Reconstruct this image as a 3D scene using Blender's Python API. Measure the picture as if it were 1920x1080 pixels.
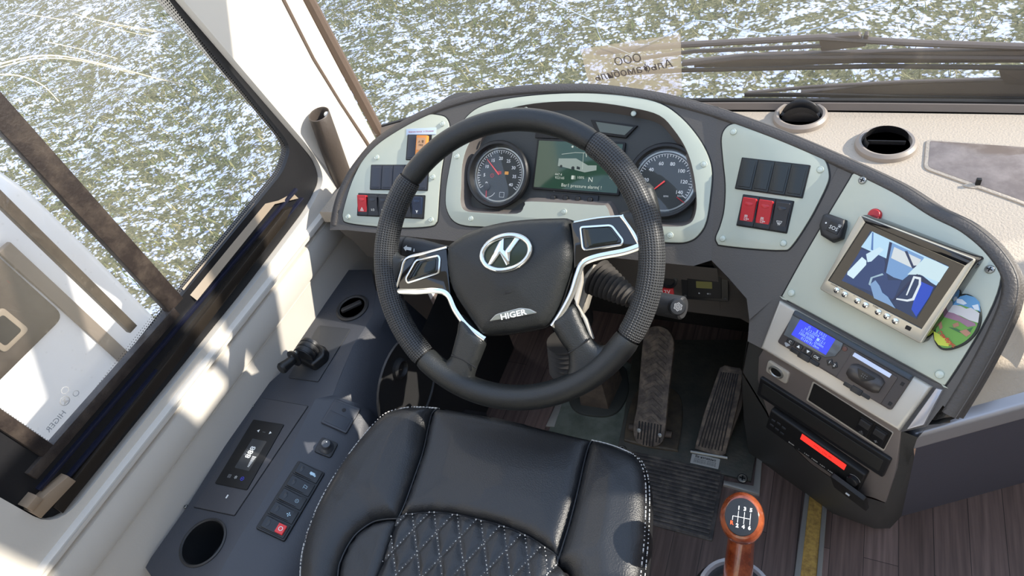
import bpy, math, random
import numpy as np
from mathutils import Vector as V, Matrix
from mathutils.geometry import tessellate_polygon, delaunay_2d_cdt
random.seed(7); rng = np.random.default_rng(7)
for o in list(bpy.data.objects): bpy.data.objects.remove(o)
S = bpy.context.scene; COL = S.collection
# ------------------------------------------------------------------ camera, sky, sun, exposure
F = 1209.0
CAM = V((0, 0, 1.46))
vy = V((738, 1517, -F)).normalized()
vx = V((2720, -359, F)).normalized(); vx = (vx - vy*vx.dot(vy)).normalized(); vz = vx.cross(vy)
ROT = Matrix((vx, vy, vz))
cd = bpy.data.cameras.new('camera'); cam = bpy.data.objects.new('camera', cd); COL.objects.link(cam)
cd.sensor_width = 36; cd.lens = F/1920*36; cd.clip_start = .02
cam.matrix_world = Matrix.Translation(CAM) @ ROT.to_4x4(); S.camera = cam
S.view_settings.view_transform = 'Standard'; S.view_settings.look = 'None'
S.view_settings.gamma = 1; S.view_settings.use_curve_mapping = False
S.view_settings.exposure = 0.30
W = bpy.data.worlds.new('sky'); S.world = W; W.use_nodes = True
nt = W.node_tree; bg = nt.nodes['Background']
tc = nt.nodes.new('ShaderNodeTexCoord'); sx = nt.nodes.new('ShaderNodeSeparateXYZ'); cr = nt.nodes.new('ShaderNodeValToRGB')
nt.links.new(tc.outputs['Generated'], sx.inputs[0]); nt.links.new(sx.outputs['Z'], cr.inputs[0]); nt.links.new(cr.outputs[0], bg.inputs[0])
e = cr.color_ramp.elements; e[0].position = .0; e[0].color = (.80, .74, .60, 1); e[1].position = .55; e[1].color = (.50, .66, .95, 1)
k = e.new(.12); k.color = (.95, .93, .88, 1); bg.inputs[1].default_value = 1.55
sl = bpy.data.lights.new('sun', 'SUN'); sun = bpy.data.objects.new('sun', sl); COL.objects.link(sun)
SUND = V((.86, .27, .50)).normalized()
sl.energy = 7.0; sl.angle = .009; sl.color = (1, .93, .82)
sun.rotation_euler = SUND.to_track_quat('Z', 'Y').to_euler(); sun.location = (4, 1, 4)
# ------------------------------------------------------------------ geometry helpers
def ray(p): return ROT @ V(((p[0]-960)/F, (540-p[1])/F, -1))
class Pl:
    def __init__(s, o, n, u=None):
        s.o = V(o); s.n = V(n).normalized()
        u = V(u) if u is not None else V((0, 0, 1)).cross(s.n)
        s.u = (u - s.n*u.dot(s.n)).normalized(); s.v = s.n.cross(s.u)
    def hit(s, p, h=0):
        r = ray(p); o = s.o + s.n*h
        return CAM + r*((o-CAM).dot(s.n)/r.dot(s.n))
    def uv(s, p, h=0):
        d = s.hit(p, h) - s.o; return (d.dot(s.u), d.dot(s.v))
    def pts(s, L, h=0): return [s.uv(p, h) for p in L]
    def w(s, a, b, h=0): return s.o + s.u*a + s.v*b + s.n*h
    def up(s, h): return Pl(s.o + s.n*h, s.n, s.u)
    def at(s, p, h=0):
        a, b = s.uv(p, h); return Pl(s.w(a, b, h), s.n, s.u)
    def rot(s, deg):
        a = math.radians(deg); return Pl(s.o, s.n, s.u*math.cos(a)+s.v*math.sin(a))
def Q(pl, c, h=0):
    q = [pl.hit(p, h) for p in c]; o = sum(q, V())/4
    u = ((q[1]-q[0])+(q[2]-q[3]))/2; v = ((q[0]-q[3])+(q[1]-q[2]))/2
    r = Pl(o, pl.n, u); r.W = u.length; r.H = abs(v.dot(r.v)); return r
def area(P): return sum(P[i-1][0]*P[i][1]-P[i][0]*P[i-1][1] for i in range(len(P)))/2
def ccw(P): return list(P) if area(P) > 0 else list(P)[::-1]
def inset(P, d):
    n = len(P); R = []
    for i in range(n):
        a, b, c = P[i-1], P[i], P[(i+1) % n]
        e1 = V((b[0]-a[0], b[1]-a[1])); e2 = V((c[0]-b[0], c[1]-b[1]))
        if e1.length < 1e-9 or e2.length < 1e-9: R.append(tuple(b)); continue
        n1 = V((-e1.y, e1.x)).normalized(); n2 = V((-e2.y, e2.x)).normalized()
        m = n1+n2
        if m.length < 1e-6: m = n1
        m.normalize(); k = d/max(.45, m.dot(n1)); R.append((b[0]+m.x*k, b[1]+m.y*k))
    return R
def fil(P, r, k=5):
    P = ccw(P); n = len(P); R = []
    for i in range(n):
        a, b, c = V(P[i-1]), V(P[i]), V(P[(i+1) % n])
        d1 = a-b; d2 = c-b; l = min(r, d1.length*.48, d2.length*.48)
        p = b+d1.normalized()*l; q = b+d2.normalized()*l
        for j in range(k+1):
            t = j/k; R.append(tuple(p*(1-t)**2+b*2*t*(1-t)+q*t*t))
    return R
def rr(w, h, r=.002, cx=0, cy=0, k=4): return [(x+cx, y+cy) for x, y in fil([(-w/2, -h/2), (w/2, -h/2), (w/2, h/2), (-w/2, h/2)], r, k)]
def circ(r, cx=0, cy=0, k=40, ry=None): return [(cx+r*math.cos(i*2*math.pi/k), cy+(ry or r)*math.sin(i*2*math.pi/k)) for i in range(k)]
def cat(P, k=6, closed=True):
    P = [V(p) for p in P]; n = len(P); R = []
    for i in range(n if closed else n-1):
        g = (lambda j: P[j % n]) if closed else (lambda j: P[max(0, min(n-1, j))])
        a, b, c, d = g(i-1), g(i), g(i+1), g(i+2)
        for j in range(k):
            t = j/k; R.append(tuple(.5*((2*b)+(c-a)*t+(2*a-5*b+4*c-d)*t*t+(3*b-a-3*c+d)*t**3)))
    if not closed: R.append(tuple(P[-1]))
    return R
class MB:
    def __init__(s): s.v = []; s.f = []; s.uvs = {}
    def add(s, vs, fs):
        n = len(s.v); s.v += [V(x) for x in vs]; s.f += [tuple(i+n for i in f) for f in fs]; return n
    def slab(s, pl, P, h0, h1, bev=.0008, holes=(), seg=2, bot=False):
        P = ccw(P); n = len(P); rings = [(P, h0)]
        b = min(bev, abs(h1-h0)*.95)
        if b > 0:
            rings.append((P, h1-b))
            for j in range(1, seg+1):
                a = j/seg*math.pi/2; rings.append((inset(P, b*(1-math.cos(a))), h1-b+b*math.sin(a)))
        else: rings.append((P, h1))
        vs = [pl.w(x, y, h) for R, h in rings for x, y in R]
        fs = [(k*n+i, k*n+(i+1) % n, (k+1)*n+(i+1) % n, (k+1)*n+i) for k in range(len(rings)-1) for i in range(n)]
        base = s.add(vs, fs)
        top = rings[-1][0]; loops = [top]+[ccw(h)[::-1] for h in holes]
        tri = tessellate_polygon([[V((x, y, 0)) for x, y in L] for L in loops])
        flat = [q for L in loops for q in L]
        s.add([pl.w(x, y, h1) for x, y in flat], [t if tri_up(flat, t) else t[::-1] for t in tri])
        for H in holes:
            H = ccw(H); m = len(H)
            s.add([pl.w(x, y, h) for h in (h1, h0) for x, y in H], [(i, (i+1) % m, m+(i+1) % m, m+i)[::-1] for i in range(m)][::1])
        if bot:
            tri = tessellate_polygon([[V((x, y, 0)) for x, y in P]])
            s.add([pl.w(x, y, h0) for x, y in P], [t[::-1] if tri_up(P, t) else t for t in tri])
        return s
    def flat(s, pl, P, h=0):
        tri = tessellate_polygon([[V((x, y, 0)) for x, y in P]])
        s.add([pl.w(x, y, h) for x, y in P], [t if tri_up(P, t) else t[::-1] for t in tri]); return s
    def lathe(s, pl, prof, k=40, cx=0, cy=0, ry=1.0, cap=True):
        vs = [pl.w(cx+r*math.cos(a*2*math.pi/k), cy+ry*r*math.sin(a*2*math.pi/k), h) for r, h in prof for a in range(k)]
        fs = [(j*k+i, j*k+(i+1) % k, (j+1)*k+(i+1) % k, (j+1)*k+i) for j in range(len(prof)-1) for i in range(k)]
        if cap and prof[-1][0] > 1e-6: fs.append(tuple((len(prof)-1)*k+i for i in range(k)))
        s.add(vs, fs); return s
    def tube(s, P, r, k=12, cap=True, ell=None, nrm=None):
        P = [V(p) for p in P]; n = len(P)
        if not hasattr(r, '__len__'): r = [r]*n
        vs = []; prev = None
        for i in range(n):
            t = (P[min(n-1, i+1)]-P[max(0, i-1)]).normalized()
            a = V(nrm) if nrm is not None else (prev if prev is not None else (V((0, 0, 1)) if abs(t.z) < .9 else V((1, 0, 0))))
            a = (a-t*a.dot(t)).normalized(); prev = a; b = t.cross(a)
            for j in range(k):
                g = j*2*math.pi/k; vs.append(P[i]+a*(r[i]*(ell or 1)*math.cos(g))+b*(r[i]*math.sin(g)))
        fs = [(i*k+j, i*k+(j+1) % k, (i+1)*k+(j+1) % k, (i+1)*k+j) for i in range(n-1) for j in range(k)]
        if cap: fs += [tuple(range(k))[::-1], tuple((n-1)*k+j for j in range(k))]
        s.add(vs, fs); return s
    def rows(s, R, flip=False):
        n = len(R[0]); vs = [p for r in R for p in r]
        fs = [(j*n+i, j*n+i+1, (j+1)*n+i+1, (j+1)*n+i) for j in range(len(R)-1) for i in range(n-1)]
        if flip: fs = [f[::-1] for f in fs]
        s.add(vs, fs); return s
    def box(s, pl, cx, cy, w, h, h0, h1, r=.001, bev=.0006): return s.slab(pl, rr(w, h, r, cx, cy, 3), h0, h1, bev)
    def pillow(s, pl, P, hf, step, h0=None):
        """surface over polygon P (uv) whose height is hf(dist, u, v)"""
        P = ccw(P); Q2 = []
        for i in range(len(P)):
            a, b = V(P[i]), V(P[(i+1) % len(P)]); m = max(1, int((b-a).length/step))
            for j in range(m): Q2.append(a+(b-a)*(j/m))
        A = np.array([tuple(q) for q in Q2]); B = np.roll(A, -1, 0)
        def info(X):
            d = np.full(len(X), 9.); ins = np.zeros(len(X), bool)
            for a, b in zip(A, B):
                e = b-a; L = (e@e)+1e-15; t = np.clip(((X-a)@e)/L, 0, 1); c = a+t[:, None]*e
                d = np.minimum(d, np.hypot(*(X-c).T))
                cond = ((a[1] > X[:, 1]) != (b[1] > X[:, 1]))
                xx = a[0]+(X[:, 1]-a[1])*(b[0]-a[0])/((b[1]-a[1]) if abs(b[1]-a[1]) > 1e-12 else 1e-12)
                ins ^= cond & (X[:, 0] < xx)
            return d, ins
        lo = A.min(0); hi = A.max(0)
        X = np.array([(x+(step/2 if r % 2 else 0), y) for r, y in enumerate(np.arange(lo[1], hi[1], step*.87)) for x in np.arange(lo[0], hi[0], step)])
        d, ins = info(X); X = X[ins & (d > step*.45)]
        allp = [V(a) for a in A]+[V(x) for x in X]
        r = delaunay_2d_cdt(allp, [], [list(range(len(A)))], 1, 1e-7)
        vv = np.array([tuple(p) for p in r[0]]); d, _ = info(vv)
        vs = [pl.w(x, y, hf(max(0, dd), x, y)) for (x, y), dd in zip(vv, d)]
        fs = [tuple(f) if tri_up(vv, f) else tuple(f)[::-1] for f in r[2]]
        s.add(vs, fs)
        if h0 is not None:
            m = len(A); top = [pl.w(a[0], a[1], hf(0, a[0], a[1])) for a in A]
            s.add([pl.w(a[0], a[1], h0) for a in A]+top, [(i, (i+1) % m, m+(i+1) % m, m+i) for i in range(m)])
        return s
    def sphere(s, c, r, k=16, sc=(1, 1, 1)):
        vs = []; m = k//2
        for i in range(m+1):
            for j in range(k):
                a = math.pi*i/m; b = 2*math.pi*j/k
                vs.append(V(c)+V((r*sc[0]*math.sin(a)*math.cos(b), r*sc[1]*math.sin(a)*math.sin(b), -r*sc[2]*math.cos(a))))
        s.add(vs, [(i*k+j, i*k+(j+1) % k, (i+1)*k+(j+1) % k, (i+1)*k+j) for i in range(m) for j in range(k)]); return s
def tri_up(P, t):
    a, b, c = P[t[0]], P[t[1]], P[t[2]]
    return (b[0]-a[0])*(c[1]-a[1])-(b[1]-a[1])*(c[0]-a[0]) > 0
def base(o):
    p = V(); 
    while o: p += o.location; o = o.parent
    return p
def mesh(name, mb, mat, parent=None, label=None, ang=38, loc=None):
    if parent is None and loc is None:
        xs = np.array([tuple(v) for v in mb.v]); loc = V(((xs[:, 0].min()+xs[:, 0].max())/2, (xs[:, 1].min()+xs[:, 1].max())/2, xs[:, 2].min()))
    off = base(parent) if parent else V(loc)
    me = bpy.data.meshes.new(name); me.from_pydata([tuple(v-off) for v in mb.v], [], mb.f)
    me.validate(); me.materials.append(mat)
    me.polygons.foreach_set('use_smooth', [True]*len(me.polygons))
    import bmesh
    bm = bmesh.new(); bm.from_mesh(me); bmesh.ops.remove_doubles(bm, verts=bm.verts, dist=2e-6); bm.to_mesh(me); bm.free()
    me.set_sharp_from_angle(angle=math.radians(ang)); me.update()
    o = bpy.data.objects.new(name, me); COL.objects.link(o)
    if parent: o.parent = parent
    else: o.location = loc
    if label: o['label'] = label
    return o
def tag(o, label, cat_, group=None):
    o['label'] = label; o['category'] = cat_
    if group: o['group'] = group
    return o
def thing(name, label, cat_, loc, group=None):
    o = bpy.data.objects.new(name, None); COL.objects.link(o); o.empty_display_size = .05
    o.location = V(loc); return tag(o, label, cat_, group)
def struct(name, mb, mat, loc=(0, 0, 0), parent=None, ang=38):
    o = mesh(name, mb, mat, parent, ang=ang, loc=None if parent else V(loc))
    if not parent: o['kind'] = 'structure'
    return o
def txt(pl, s_, a, b, size, mat, parent, name='lettering', rot=0, mirror=False, h=.0004, bold=0, sx_=1.0, shear=0):
    c = bpy.data.curves.new('t', 'FONT'); c.body = s_; c.size = size; c.align_x = 'CENTER'; c.align_y = 'CENTER'; c.offset = bold; c.resolution_u = 2; c.shear = shear
    c.extrude = 0
    o = bpy.data.objects.new('t', c); COL.objects.link(o)
    dg = bpy.context.evaluated_depsgraph_get(); me = bpy.data.meshes.new_from_object(o.evaluated_get(dg))
    q = pl.rot(rot) if rot else pl; base_ = pl.w(a, b, h); mb = MB(); sg = -1 if mirror else 1
    mb.add([base_+q.u*(v.co.x*sg*sx_)+q.v*v.co.y for v in me.vertices], [tuple(p.vertices)[::sg] for p in me.polygons])
    bpy.data.objects.remove(o); bpy.data.curves.remove(c); bpy.data.meshes.remove(me)
    if not mb.v: return None
    return mesh(name, mb, mat, parent)
# ------------------------------------------------------------------ materials
def lin(c): return tuple(((x/255)/12.92 if x/255 <= .04045 else ((x/255+.055)/1.055)**2.4) for x in c)+(1,)
def mat(name, c, rough=.5, metal=0, bump=None, emis=None, coat=0, spec=.5, var=None, vscale=8):
    m = bpy.data.materials.new(name); m.use_nodes = True; t = m.node_tree; b = t.nodes['Principled BSDF']
    b.inputs['Base Color'].default_value = lin(c); b.inputs['Roughness'].default_value = rough; b.inputs['Metallic'].default_value = metal
    b.inputs['Specular IOR Level'].default_value = spec; b.inputs['Coat Weight'].default_value = coat
    if emis: b.inputs['Emission Color'].default_value = lin(c); b.inputs['Emission Strength'].default_value = emis
    g = t.nodes.new('ShaderNodeNewGeometry')
    if bump:
        n = t.nodes.new('ShaderNodeTexNoise' if len(bump) < 3 else 'ShaderNodeTexVoronoi'); n.inputs['Scale'].default_value = bump[0]
        if len(bump) < 3: n.inputs['Detail'].default_value = 4
        bp = t.nodes.new('ShaderNodeBump'); bp.inputs['Strength'].default_value = bump[1]; bp.inputs['Distance'].default_value = .002
        t.links.new(g.outputs['Position'], n.inputs['Vector']); t.links.new(n.outputs[0], bp.inputs['Height']); t.links.new(bp.outputs[0], b.inputs['Normal'])
    if var:
        n = t.nodes.new('ShaderNodeTexNoise'); n.inputs['Scale'].default_value = vscale; n.inputs['Detail'].default_value = 6; n.inputs['Roughness'].default_value = .65
        r = t.nodes.new('ShaderNodeValToRGB'); r.color_ramp.elements[0].color = lin(c); r.color_ramp.elements[1].color = lin(var)
        r.color_ramp.elements[0].position = .42; r.color_ramp.elements[1].position = .66
        t.links.new(g.outputs['Position'], n.inputs['Vector']); t.links.new(n.outputs[0], r.inputs[0]); t.links.new(r.outputs[0], b.inputs['Base Color'])
    return m
fascia_m = mat('grey_dash_plastic', (86, 82, 78), .55, bump=(420, .25))
top_m = mat('beige_dash_top', (176, 164, 148), .6, bump=(260, .7))
dark_m = mat('dark_plastic', (44, 44, 45), .5, bump=(500, .15))
black_m = mat('black_plastic', (24, 25, 27), .38)
void_m = mat('deep_black', (12, 12, 13), .6)
gloss_m = mat('gloss_black', (14, 15, 17), .08, coat=.5)
silver_m = mat('silver_green_paint', (186, 190, 174), .36, .12, bump=(900, .03), var=(180, 186, 170), vscale=5)
surround_m = mat('champagne_surround', (190, 184, 172), .3, .25)
stack_m = mat('brown_grey_satin', (120, 112, 108), .4, .3)
trimsilver_m = mat('satin_silver', (170, 168, 170), .3, .5)
chrome_m = mat('chrome', (225, 228, 228), .06, 1)
steel_m = mat('steel', (165, 165, 160), .35, .8)
screwcap_m = mat('cap_grey', (196, 204, 192), .3, .2)
wall_m = mat('wall_cream', (208, 202, 192), .5, bump=(300, .12))
pillar_m = mat('pillar_cream', (236, 228, 214), .5)
seal_m = mat('brown_seal', (108, 92, 80), .6, bump=(200, .3))
rubber_m = mat('black_rubber', (22, 22, 25), .5, bump=(300, .1))
frame_m = mat('window_frame', (46, 40, 38), .4, bump=(260, .3), var=(70, 62, 56), vscale=30)
console_m = mat('console_plastic', (62, 64, 70), .45, bump=(450, .18))
leather_m = mat('black_leather', (33, 34, 36), .38, bump=(520, .35), coat=.1)
wleather_m = mat('wheel_leather', (33, 35, 35), .4, bump=(650, .3))
white_m = mat('white_print', (235, 235, 230), .6)
grey_m = mat('grey_print', (150, 152, 155), .6)
thread_m = mat('thread', (215, 212, 205), .8)
red_m = mat('red_plastic', (188, 36, 44), .4)
orange_m = mat('orange_plastic', (224, 138, 60), .4)
redprint_m = mat('red_print', (170, 50, 60), .6)
vinyl_m = mat('grey_green_plate', (136, 144, 134), .4, .3, bump=(60, .2), var=(104, 112, 102), vscale=14)
pedal_m = mat('dirty_rubber', (84, 76, 70), .55, bump=(150, .6), var=(140, 126, 112), vscale=45)
matrub_m = mat('rubber_mat', (62, 60, 60), .5, bump=(200, .4), var=(104, 98, 94), vscale=40)
boot_m = mat('boot_rubber', (86, 76, 68), .6, var=(112, 98, 86), vscale=25)
alu_m = mat('aluminium', (186, 184, 178), .4, .6)
yellow_m = mat('yellow_strip', (196, 160, 84), .6, bump=(200, .5), var=(150, 118, 64), vscale=120)
paper_m = mat('sticker_paper', (205, 205, 200), .7)
lblue_m = mat('label_blue', (190, 205, 225), .6)
def emi(name, c, s=1.0): 
    m = mat(name, c, .3, emis=s); m.node_tree.nodes['Principled BSDF'].inputs['Base Color'].default_value = (0, 0, 0, 1); return m
def floor_material():
    m = mat('wood_planks', (84, 72, 66), .45); t = m.node_tree; b = t.nodes['Principled BSDF']
    g = t.nodes.new('ShaderNodeNewGeometry'); mp = t.nodes.new('ShaderNodeMapping'); mp.inputs['Scale'].default_value = (1, 1, 1)
    mp.inputs['Rotation'].default_value = (0, 0, math.pi/2)
    br = t.nodes.new('ShaderNodeTexBrick'); br.inputs['Scale'].default_value = 1; br.inputs['Brick Width'].default_value = .62; br.inputs['Row Height'].default_value = .062
    br.inputs['Mortar Size'].default_value = .0006; br.inputs['Color1'].default_value = lin((128, 110, 104)); br.inputs['Color2'].default_value = lin((96, 80, 74)); br.inputs['Mortar'].default_value = lin((40, 34, 32))
    mp2 = t.nodes.new('ShaderNodeMapping'); mp2.inputs['Scale'].default_value = (120, 5, 5)
    n = t.nodes.new('ShaderNodeTexNoise'); n.inputs['Scale'].default_value = 1; n.inputs['Detail'].default_value = 6
    mx = t.nodes.new('ShaderNodeMix'); mx.data_type = 'RGBA'; mx.blend_type = 'MULTIPLY'; mx.inputs[0].default_value = .75
    r = t.nodes.new('ShaderNodeValToRGB'); r.color_ramp.elements[0].color = (.45, .42, .40, 1); r.color_ramp.elements[1].color = (1.25, 1.2, 1.2, 1); r.color_ramp.elements[0].position = .3; r.color_ramp.elements[1].position = .7
    L = t.links.new; L(g.outputs['Position'], mp.inputs[0]); L(mp.outputs[0], br.inputs[0]); L(g.outputs['Position'], mp2.inputs[0]); L(mp2.outputs[0], n.inputs[0])
    L(n.outputs[0], r.inputs[0]); L(br.outputs[0], mx.inputs[6]); L(r.outputs[0], mx.inputs[7]); L(mx.outputs[2], b.inputs['Base Color'])
    return m
floor_m = floor_material()
def ground_material():
    m = mat('snowy_grass', (90, 92, 60), .9); t = m.node_tree; b = t.nodes['Principled BSDF']; L = t.links.new
    g = t.nodes.new('ShaderNodeNewGeometry')
    def noise(s, d, rgh=.6, dist=0):
        n = t.nodes.new('ShaderNodeTexNoise'); n.inputs['Scale'].default_value = s; n.inputs['Detail'].default_value = d; n.inputs['Roughness'].default_value = rgh; n.inputs['Distortion'].default_value = dist
        L(g.outputs['Position'], n.inputs['Vector']); return n
    n1a = noise(8, 10, .74, .1); vf = t.nodes.new('ShaderNodeTexVoronoi'); vf.inputs['Scale'].default_value = 34; L(g.outputs['Position'], vf.inputs['Vector'])
    n1 = t.nodes.new('ShaderNodeMath'); n1.operation = 'MULTIPLY_ADD'; n1.inputs[1].default_value = -.22; L(vf.outputs['Distance'], n1.inputs[0]); n1b = t.nodes.new('ShaderNodeMath'); n1b.operation = 'ADD'; n1b.inputs[1].default_value = .085; L(n1a.outputs[0], n1b.inputs[0]); L(n1b.outputs[0], n1.inputs[2]); r1 = t.nodes.new('ShaderNodeValToRGB'); el = r1.color_ramp.elements
    el[0].position = .465; el[0].color = (0, 0, 0, 1); el[1].position = .51; el[1].color = (1, 1, 1, 1); L(n1.outputs[0], r1.inputs[0])
    n2 = noise(40, 6, .8); r2 = t.nodes.new('ShaderNodeValToRGB'); el = r2.color_ramp.elements
    el[0].position = .35; el[0].color = lin((44, 42, 34)); el[1].position = .68; el[1].color = lin((140, 130, 100)); k = el.new(.5); k.color = lin((84, 88, 58)); L(n2.outputs[0], r2.inputs[0])
    n3 = noise(1.1, 3); r3 = t.nodes.new('ShaderNodeValToRGB'); el = r3.color_ramp.elements; el[0].position = .35; el[1].position = .65
    el[0].color = (.0, .0, .0, 1); el[1].color = (.045, .045, .045, 1); L(n3.outputs[0], r3.inputs[0])
    ad = t.nodes.new('ShaderNodeMath'); ad.operation = 'SUBTRACT'; L(n1.outputs[0], ad.inputs[0]); L(r3.outputs[0], ad.inputs[1]); L(ad.outputs[0], r1.inputs[0])
    mx = t.nodes.new('ShaderNodeMix'); mx.data_type = 'RGBA'; L(r1.outputs[0], mx.inputs[0]); L(r2.outputs[0], mx.inputs[6]); mx.inputs[7].default_value = lin((190, 200, 228)); L(mx.outputs[2], b.inputs['Base Color'])  # snow tinted blue in its colour, standing for open shade
    bp = t.nodes.new('ShaderNodeBump'); bp.inputs['Strength'].default_value = .8; bp.inputs['Distance'].default_value = .03; L(n1.outputs[0], bp.inputs['Height']); L(bp.outputs[0], b.inputs['Normal'])
    return m
def glass_material(name, dust=.25, scale=60, tint=(1, 1, 1)):
    m = bpy.data.materials.new(name); m.use_nodes = True; t = m.node_tree; t.nodes.clear(); L = t.links.new
    out = t.nodes.new('ShaderNodeOutputMaterial'); tr = t.nodes.new('ShaderNodeBsdfTransparent'); tr.inputs[0].default_value = tint+(1,)
    gl = t.nodes.new('ShaderNodeBsdfGlossy'); gl.inputs['Roughness'].default_value = .01; gl.inputs[0].default_value = (1, 1, 1, 1)
    df = t.nodes.new('ShaderNodeBsdfDiffuse'); df.inputs[0].default_value = lin((190, 180, 160)); tl = t.nodes.new('ShaderNodeBsdfTranslucent'); tl.inputs[0].default_value = lin((190, 180, 160))
    fw = t.nodes.new('ShaderNodeLayerWeight'); fw.inputs[0].default_value = .5; pw = t.nodes.new('ShaderNodeMath'); pw.operation = 'POWER'; pw.inputs[1].default_value = 4.5; L(fw.outputs['Facing'], pw.inputs[0])
    fr = t.nodes.new('ShaderNodeMath'); fr.operation = 'MULTIPLY_ADD'; fr.inputs[1].default_value = .75; fr.inputs[2].default_value = .04; L(pw.outputs[0], fr.inputs[0])
    m1 = t.nodes.new('ShaderNodeMixShader'); L(fr.outputs[0], m1.inputs[0]); L(tr.outputs[0], m1.inputs[1]); L(gl.outputs[0], m1.inputs[2])
    dd = t.nodes.new('ShaderNodeMixShader'); dd.inputs[0].default_value = .5; L(df.outputs[0], dd.inputs[1]); L(tl.outputs[0], dd.inputs[2])
    g = t.nodes.new('ShaderNodeNewGeometry')
    n = t.nodes.new('ShaderNodeTexNoise'); n.inputs['Scale'].default_value = 2.2; n.inputs['Detail'].default_value = 3
    v = t.nodes.new('ShaderNodeTexVoronoi'); v.inputs['Scale'].default_value = scale; v.inputs['Randomness'].default_value = 1
    L(g.outputs['Position'], n.inputs['Vector']); L(g.outputs['Position'], v.inputs['Vector'])
    r = t.nodes.new('ShaderNodeValToRGB'); r.color_ramp.elements[0].position = .35; r.color_ramp.elements[0].color = (dust*.15,)*3+(1,); r.color_ramp.elements[1].position = .75; r.color_ramp.elements[1].color = (dust,)*3+(1,)
    r2 = t.nodes.new('ShaderNodeValToRGB'); r2.color_ramp.elements[0].position = .10; r2.color_ramp.elements[0].color = (.5, .5, .5, 1); r2.color_ramp.elements[1].position = .16; r2.color_ramp.elements[1].color = (0, 0, 0, 1)
    L(n.outputs[0], r.inputs[0]); L(v.outputs['Distance'], r2.inputs[0])
    ml = t.nodes.new('ShaderNodeMath'); ml.operation = 'MULTIPLY_ADD'; L(r2.outputs[0], ml.inputs[0]); L(r.outputs[0], ml.inputs[1]); L(r.outputs[0], ml.inputs[2])
    mm = t.nodes.new('ShaderNodeMixShader'); L(ml.outputs[0], mm.inputs[0]); L(m1.outputs[0], mm.inputs[1]); L(dd.outputs[0], mm.inputs[2]); L(mm.outputs[0], out.inputs[0])
    return m
glass_m = glass_material('window_glass', .22, 70); shield_m = glass_material('windscreen_glass', .16, 60)
lens_m = glass_material('lens', .02, 5)
# ------------------------------------------------------------------ reference planes of the cab
PC = Pl((-.387, .87, .77), (0, -.69, .724), (1, 0, 0))
_a = PC.hit((1345, 195)); _b = PC.hit((1335, 470))
def yaw(d): d = math.radians(d); return V((math.cos(d), math.sin(d), 0))
PR = Pl(_b, yaw(-14).cross(_a-_b), yaw(-14))
_c = PR.hit((1580, 300)); _d = PR.hit((1450, 560))
PM = Pl(_d, yaw(-30).cross(_c-_d), yaw(-30))
PF = Pl((0, 0, 0), (0, 0, 1), (1, 0, 0))
def Z(z): return Pl((0, 0, z), (0, 0, 1), (1, 0, 0))
PX = Pl((-1.0, 0, 0), (1, 0, 0), (0, 1, 0))          # left wall
# ================================================================== SETTING
mb = MB(); mb.box(PF, .1, .45, 2.5, 3.0, -.05, 0, .001); struct('floor', mb, floor_m, (0, .5, 0))
GZ = -.85
gm = MB(); gr = []
for j in range(61):
    gr.append([V((-14+i*.35, 1.0-4+j*.25, GZ+.05*math.sin(i*1.3)*math.sin(j*.9)+.03*math.sin(i*.37+j*.6))) for i in range(81)])
gm.rows(gr); o = mesh('ground', gm, ground_material(), loc=V((0, 5, GZ))); o['kind'] = 'structure'
# left wall with its window opening (PX uv = (Y, Z))
def rect(a, b, c, d): return [(a, b), (c, b), (c, d), (a, d)]
WOUT = [(.058, .66), (.56, .662), (.80, .672), (.875, .692), (.886, .74), (.735, 1.62), (.67, 1.68), (.10, 1.68), (.058, 1.62)]
WGL = [(.136, .735), (.48, .762), (.80, .776), (.845, .80), (.846, .83), (.70, 1.56), (.64, 1.6), (.136, 1.6)]
wo = fil(WOUT, .035, 6); wg = fil(WGL, .03, 6)
mb = MB(); P1 = Pl((-1.0, 0, 0), (1, 0, 0), (0, 1, 0))
mb.slab(P1, rect(-1.0, 0, 1.02, 2.0), -.06, 0, .004, [fil(WOUT, .05, 6)])
mb.tube([(-1.001, y, .545) for y in (-1, 1.0)], .0022, 6)
struct('wall_left', mb, wall_m, (-1, .1, 0))
mb = MB(); mb.slab(P1, [(-1.0, .553), (1.02, .553), (1.0, .62), (-1.0, .62)], 0, .010, .009)
mb.slab(P1, [(-1.0, .628), (.90, .628), (.90, .645), (-1.0, .645)], 0, .014, .012); struct('trim_1', mb, wall_m, (-1, .1, .55))
# window_1 : black rubber frame, sliding pane stile, panes, channel rails
win = MB(); win.slab(P1, wo, -.035, -.012, .004, [wg]); W1 = struct('window_1', win, rubber_m, (-1.02, .45, .66))
g = MB(); g.slab(Pl((-1.022, 0, 0), (1, 0, 0), (0, 1, 0)), wg, -.002, 0, 0); struct('glass_pane', g, glass_m, parent=W1)
g = MB(); g.slab(P1, rect(.418, .758, .455, 1.6), -.020, -.006, .003); struct('sliding_pane_stile', g, frame_m, parent=W1)
g = MB(); g.slab(P1, rect(.355, .775, .372, 1.6), -.040, -.028, .003); struct('outer_stile', g, frame_m, parent=W1)
g = MB(); g.slab(P1, rect(.10, .742, .43, .762), -.020, -.004, .003); g.slab(P1, rect(.128, .76, .150, 1.6), -.020, -.004, .003); struct('sliding_pane_rail', g, frame_m, parent=W1)
g = MB(); g.slab(P1, rect(.09, .724, .80, .730), -.012, -.004, .001); g.slab(P1, rect(.09, .700, .80, .704), -.012, -.002, .001); struct('channel_rail', g, mat('navy_rail', (30, 32, 48), .25), parent=W1)
g = MB(); g.slab(P1, [(.08, .672), (.72, .700), (.76, .712), (.74, .720), (.08, .694)], -.012, .002, .001); struct('bottom_rail', g, mat('brown_rail', (46, 41, 36), .2), parent=W1)
g = MB()
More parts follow.
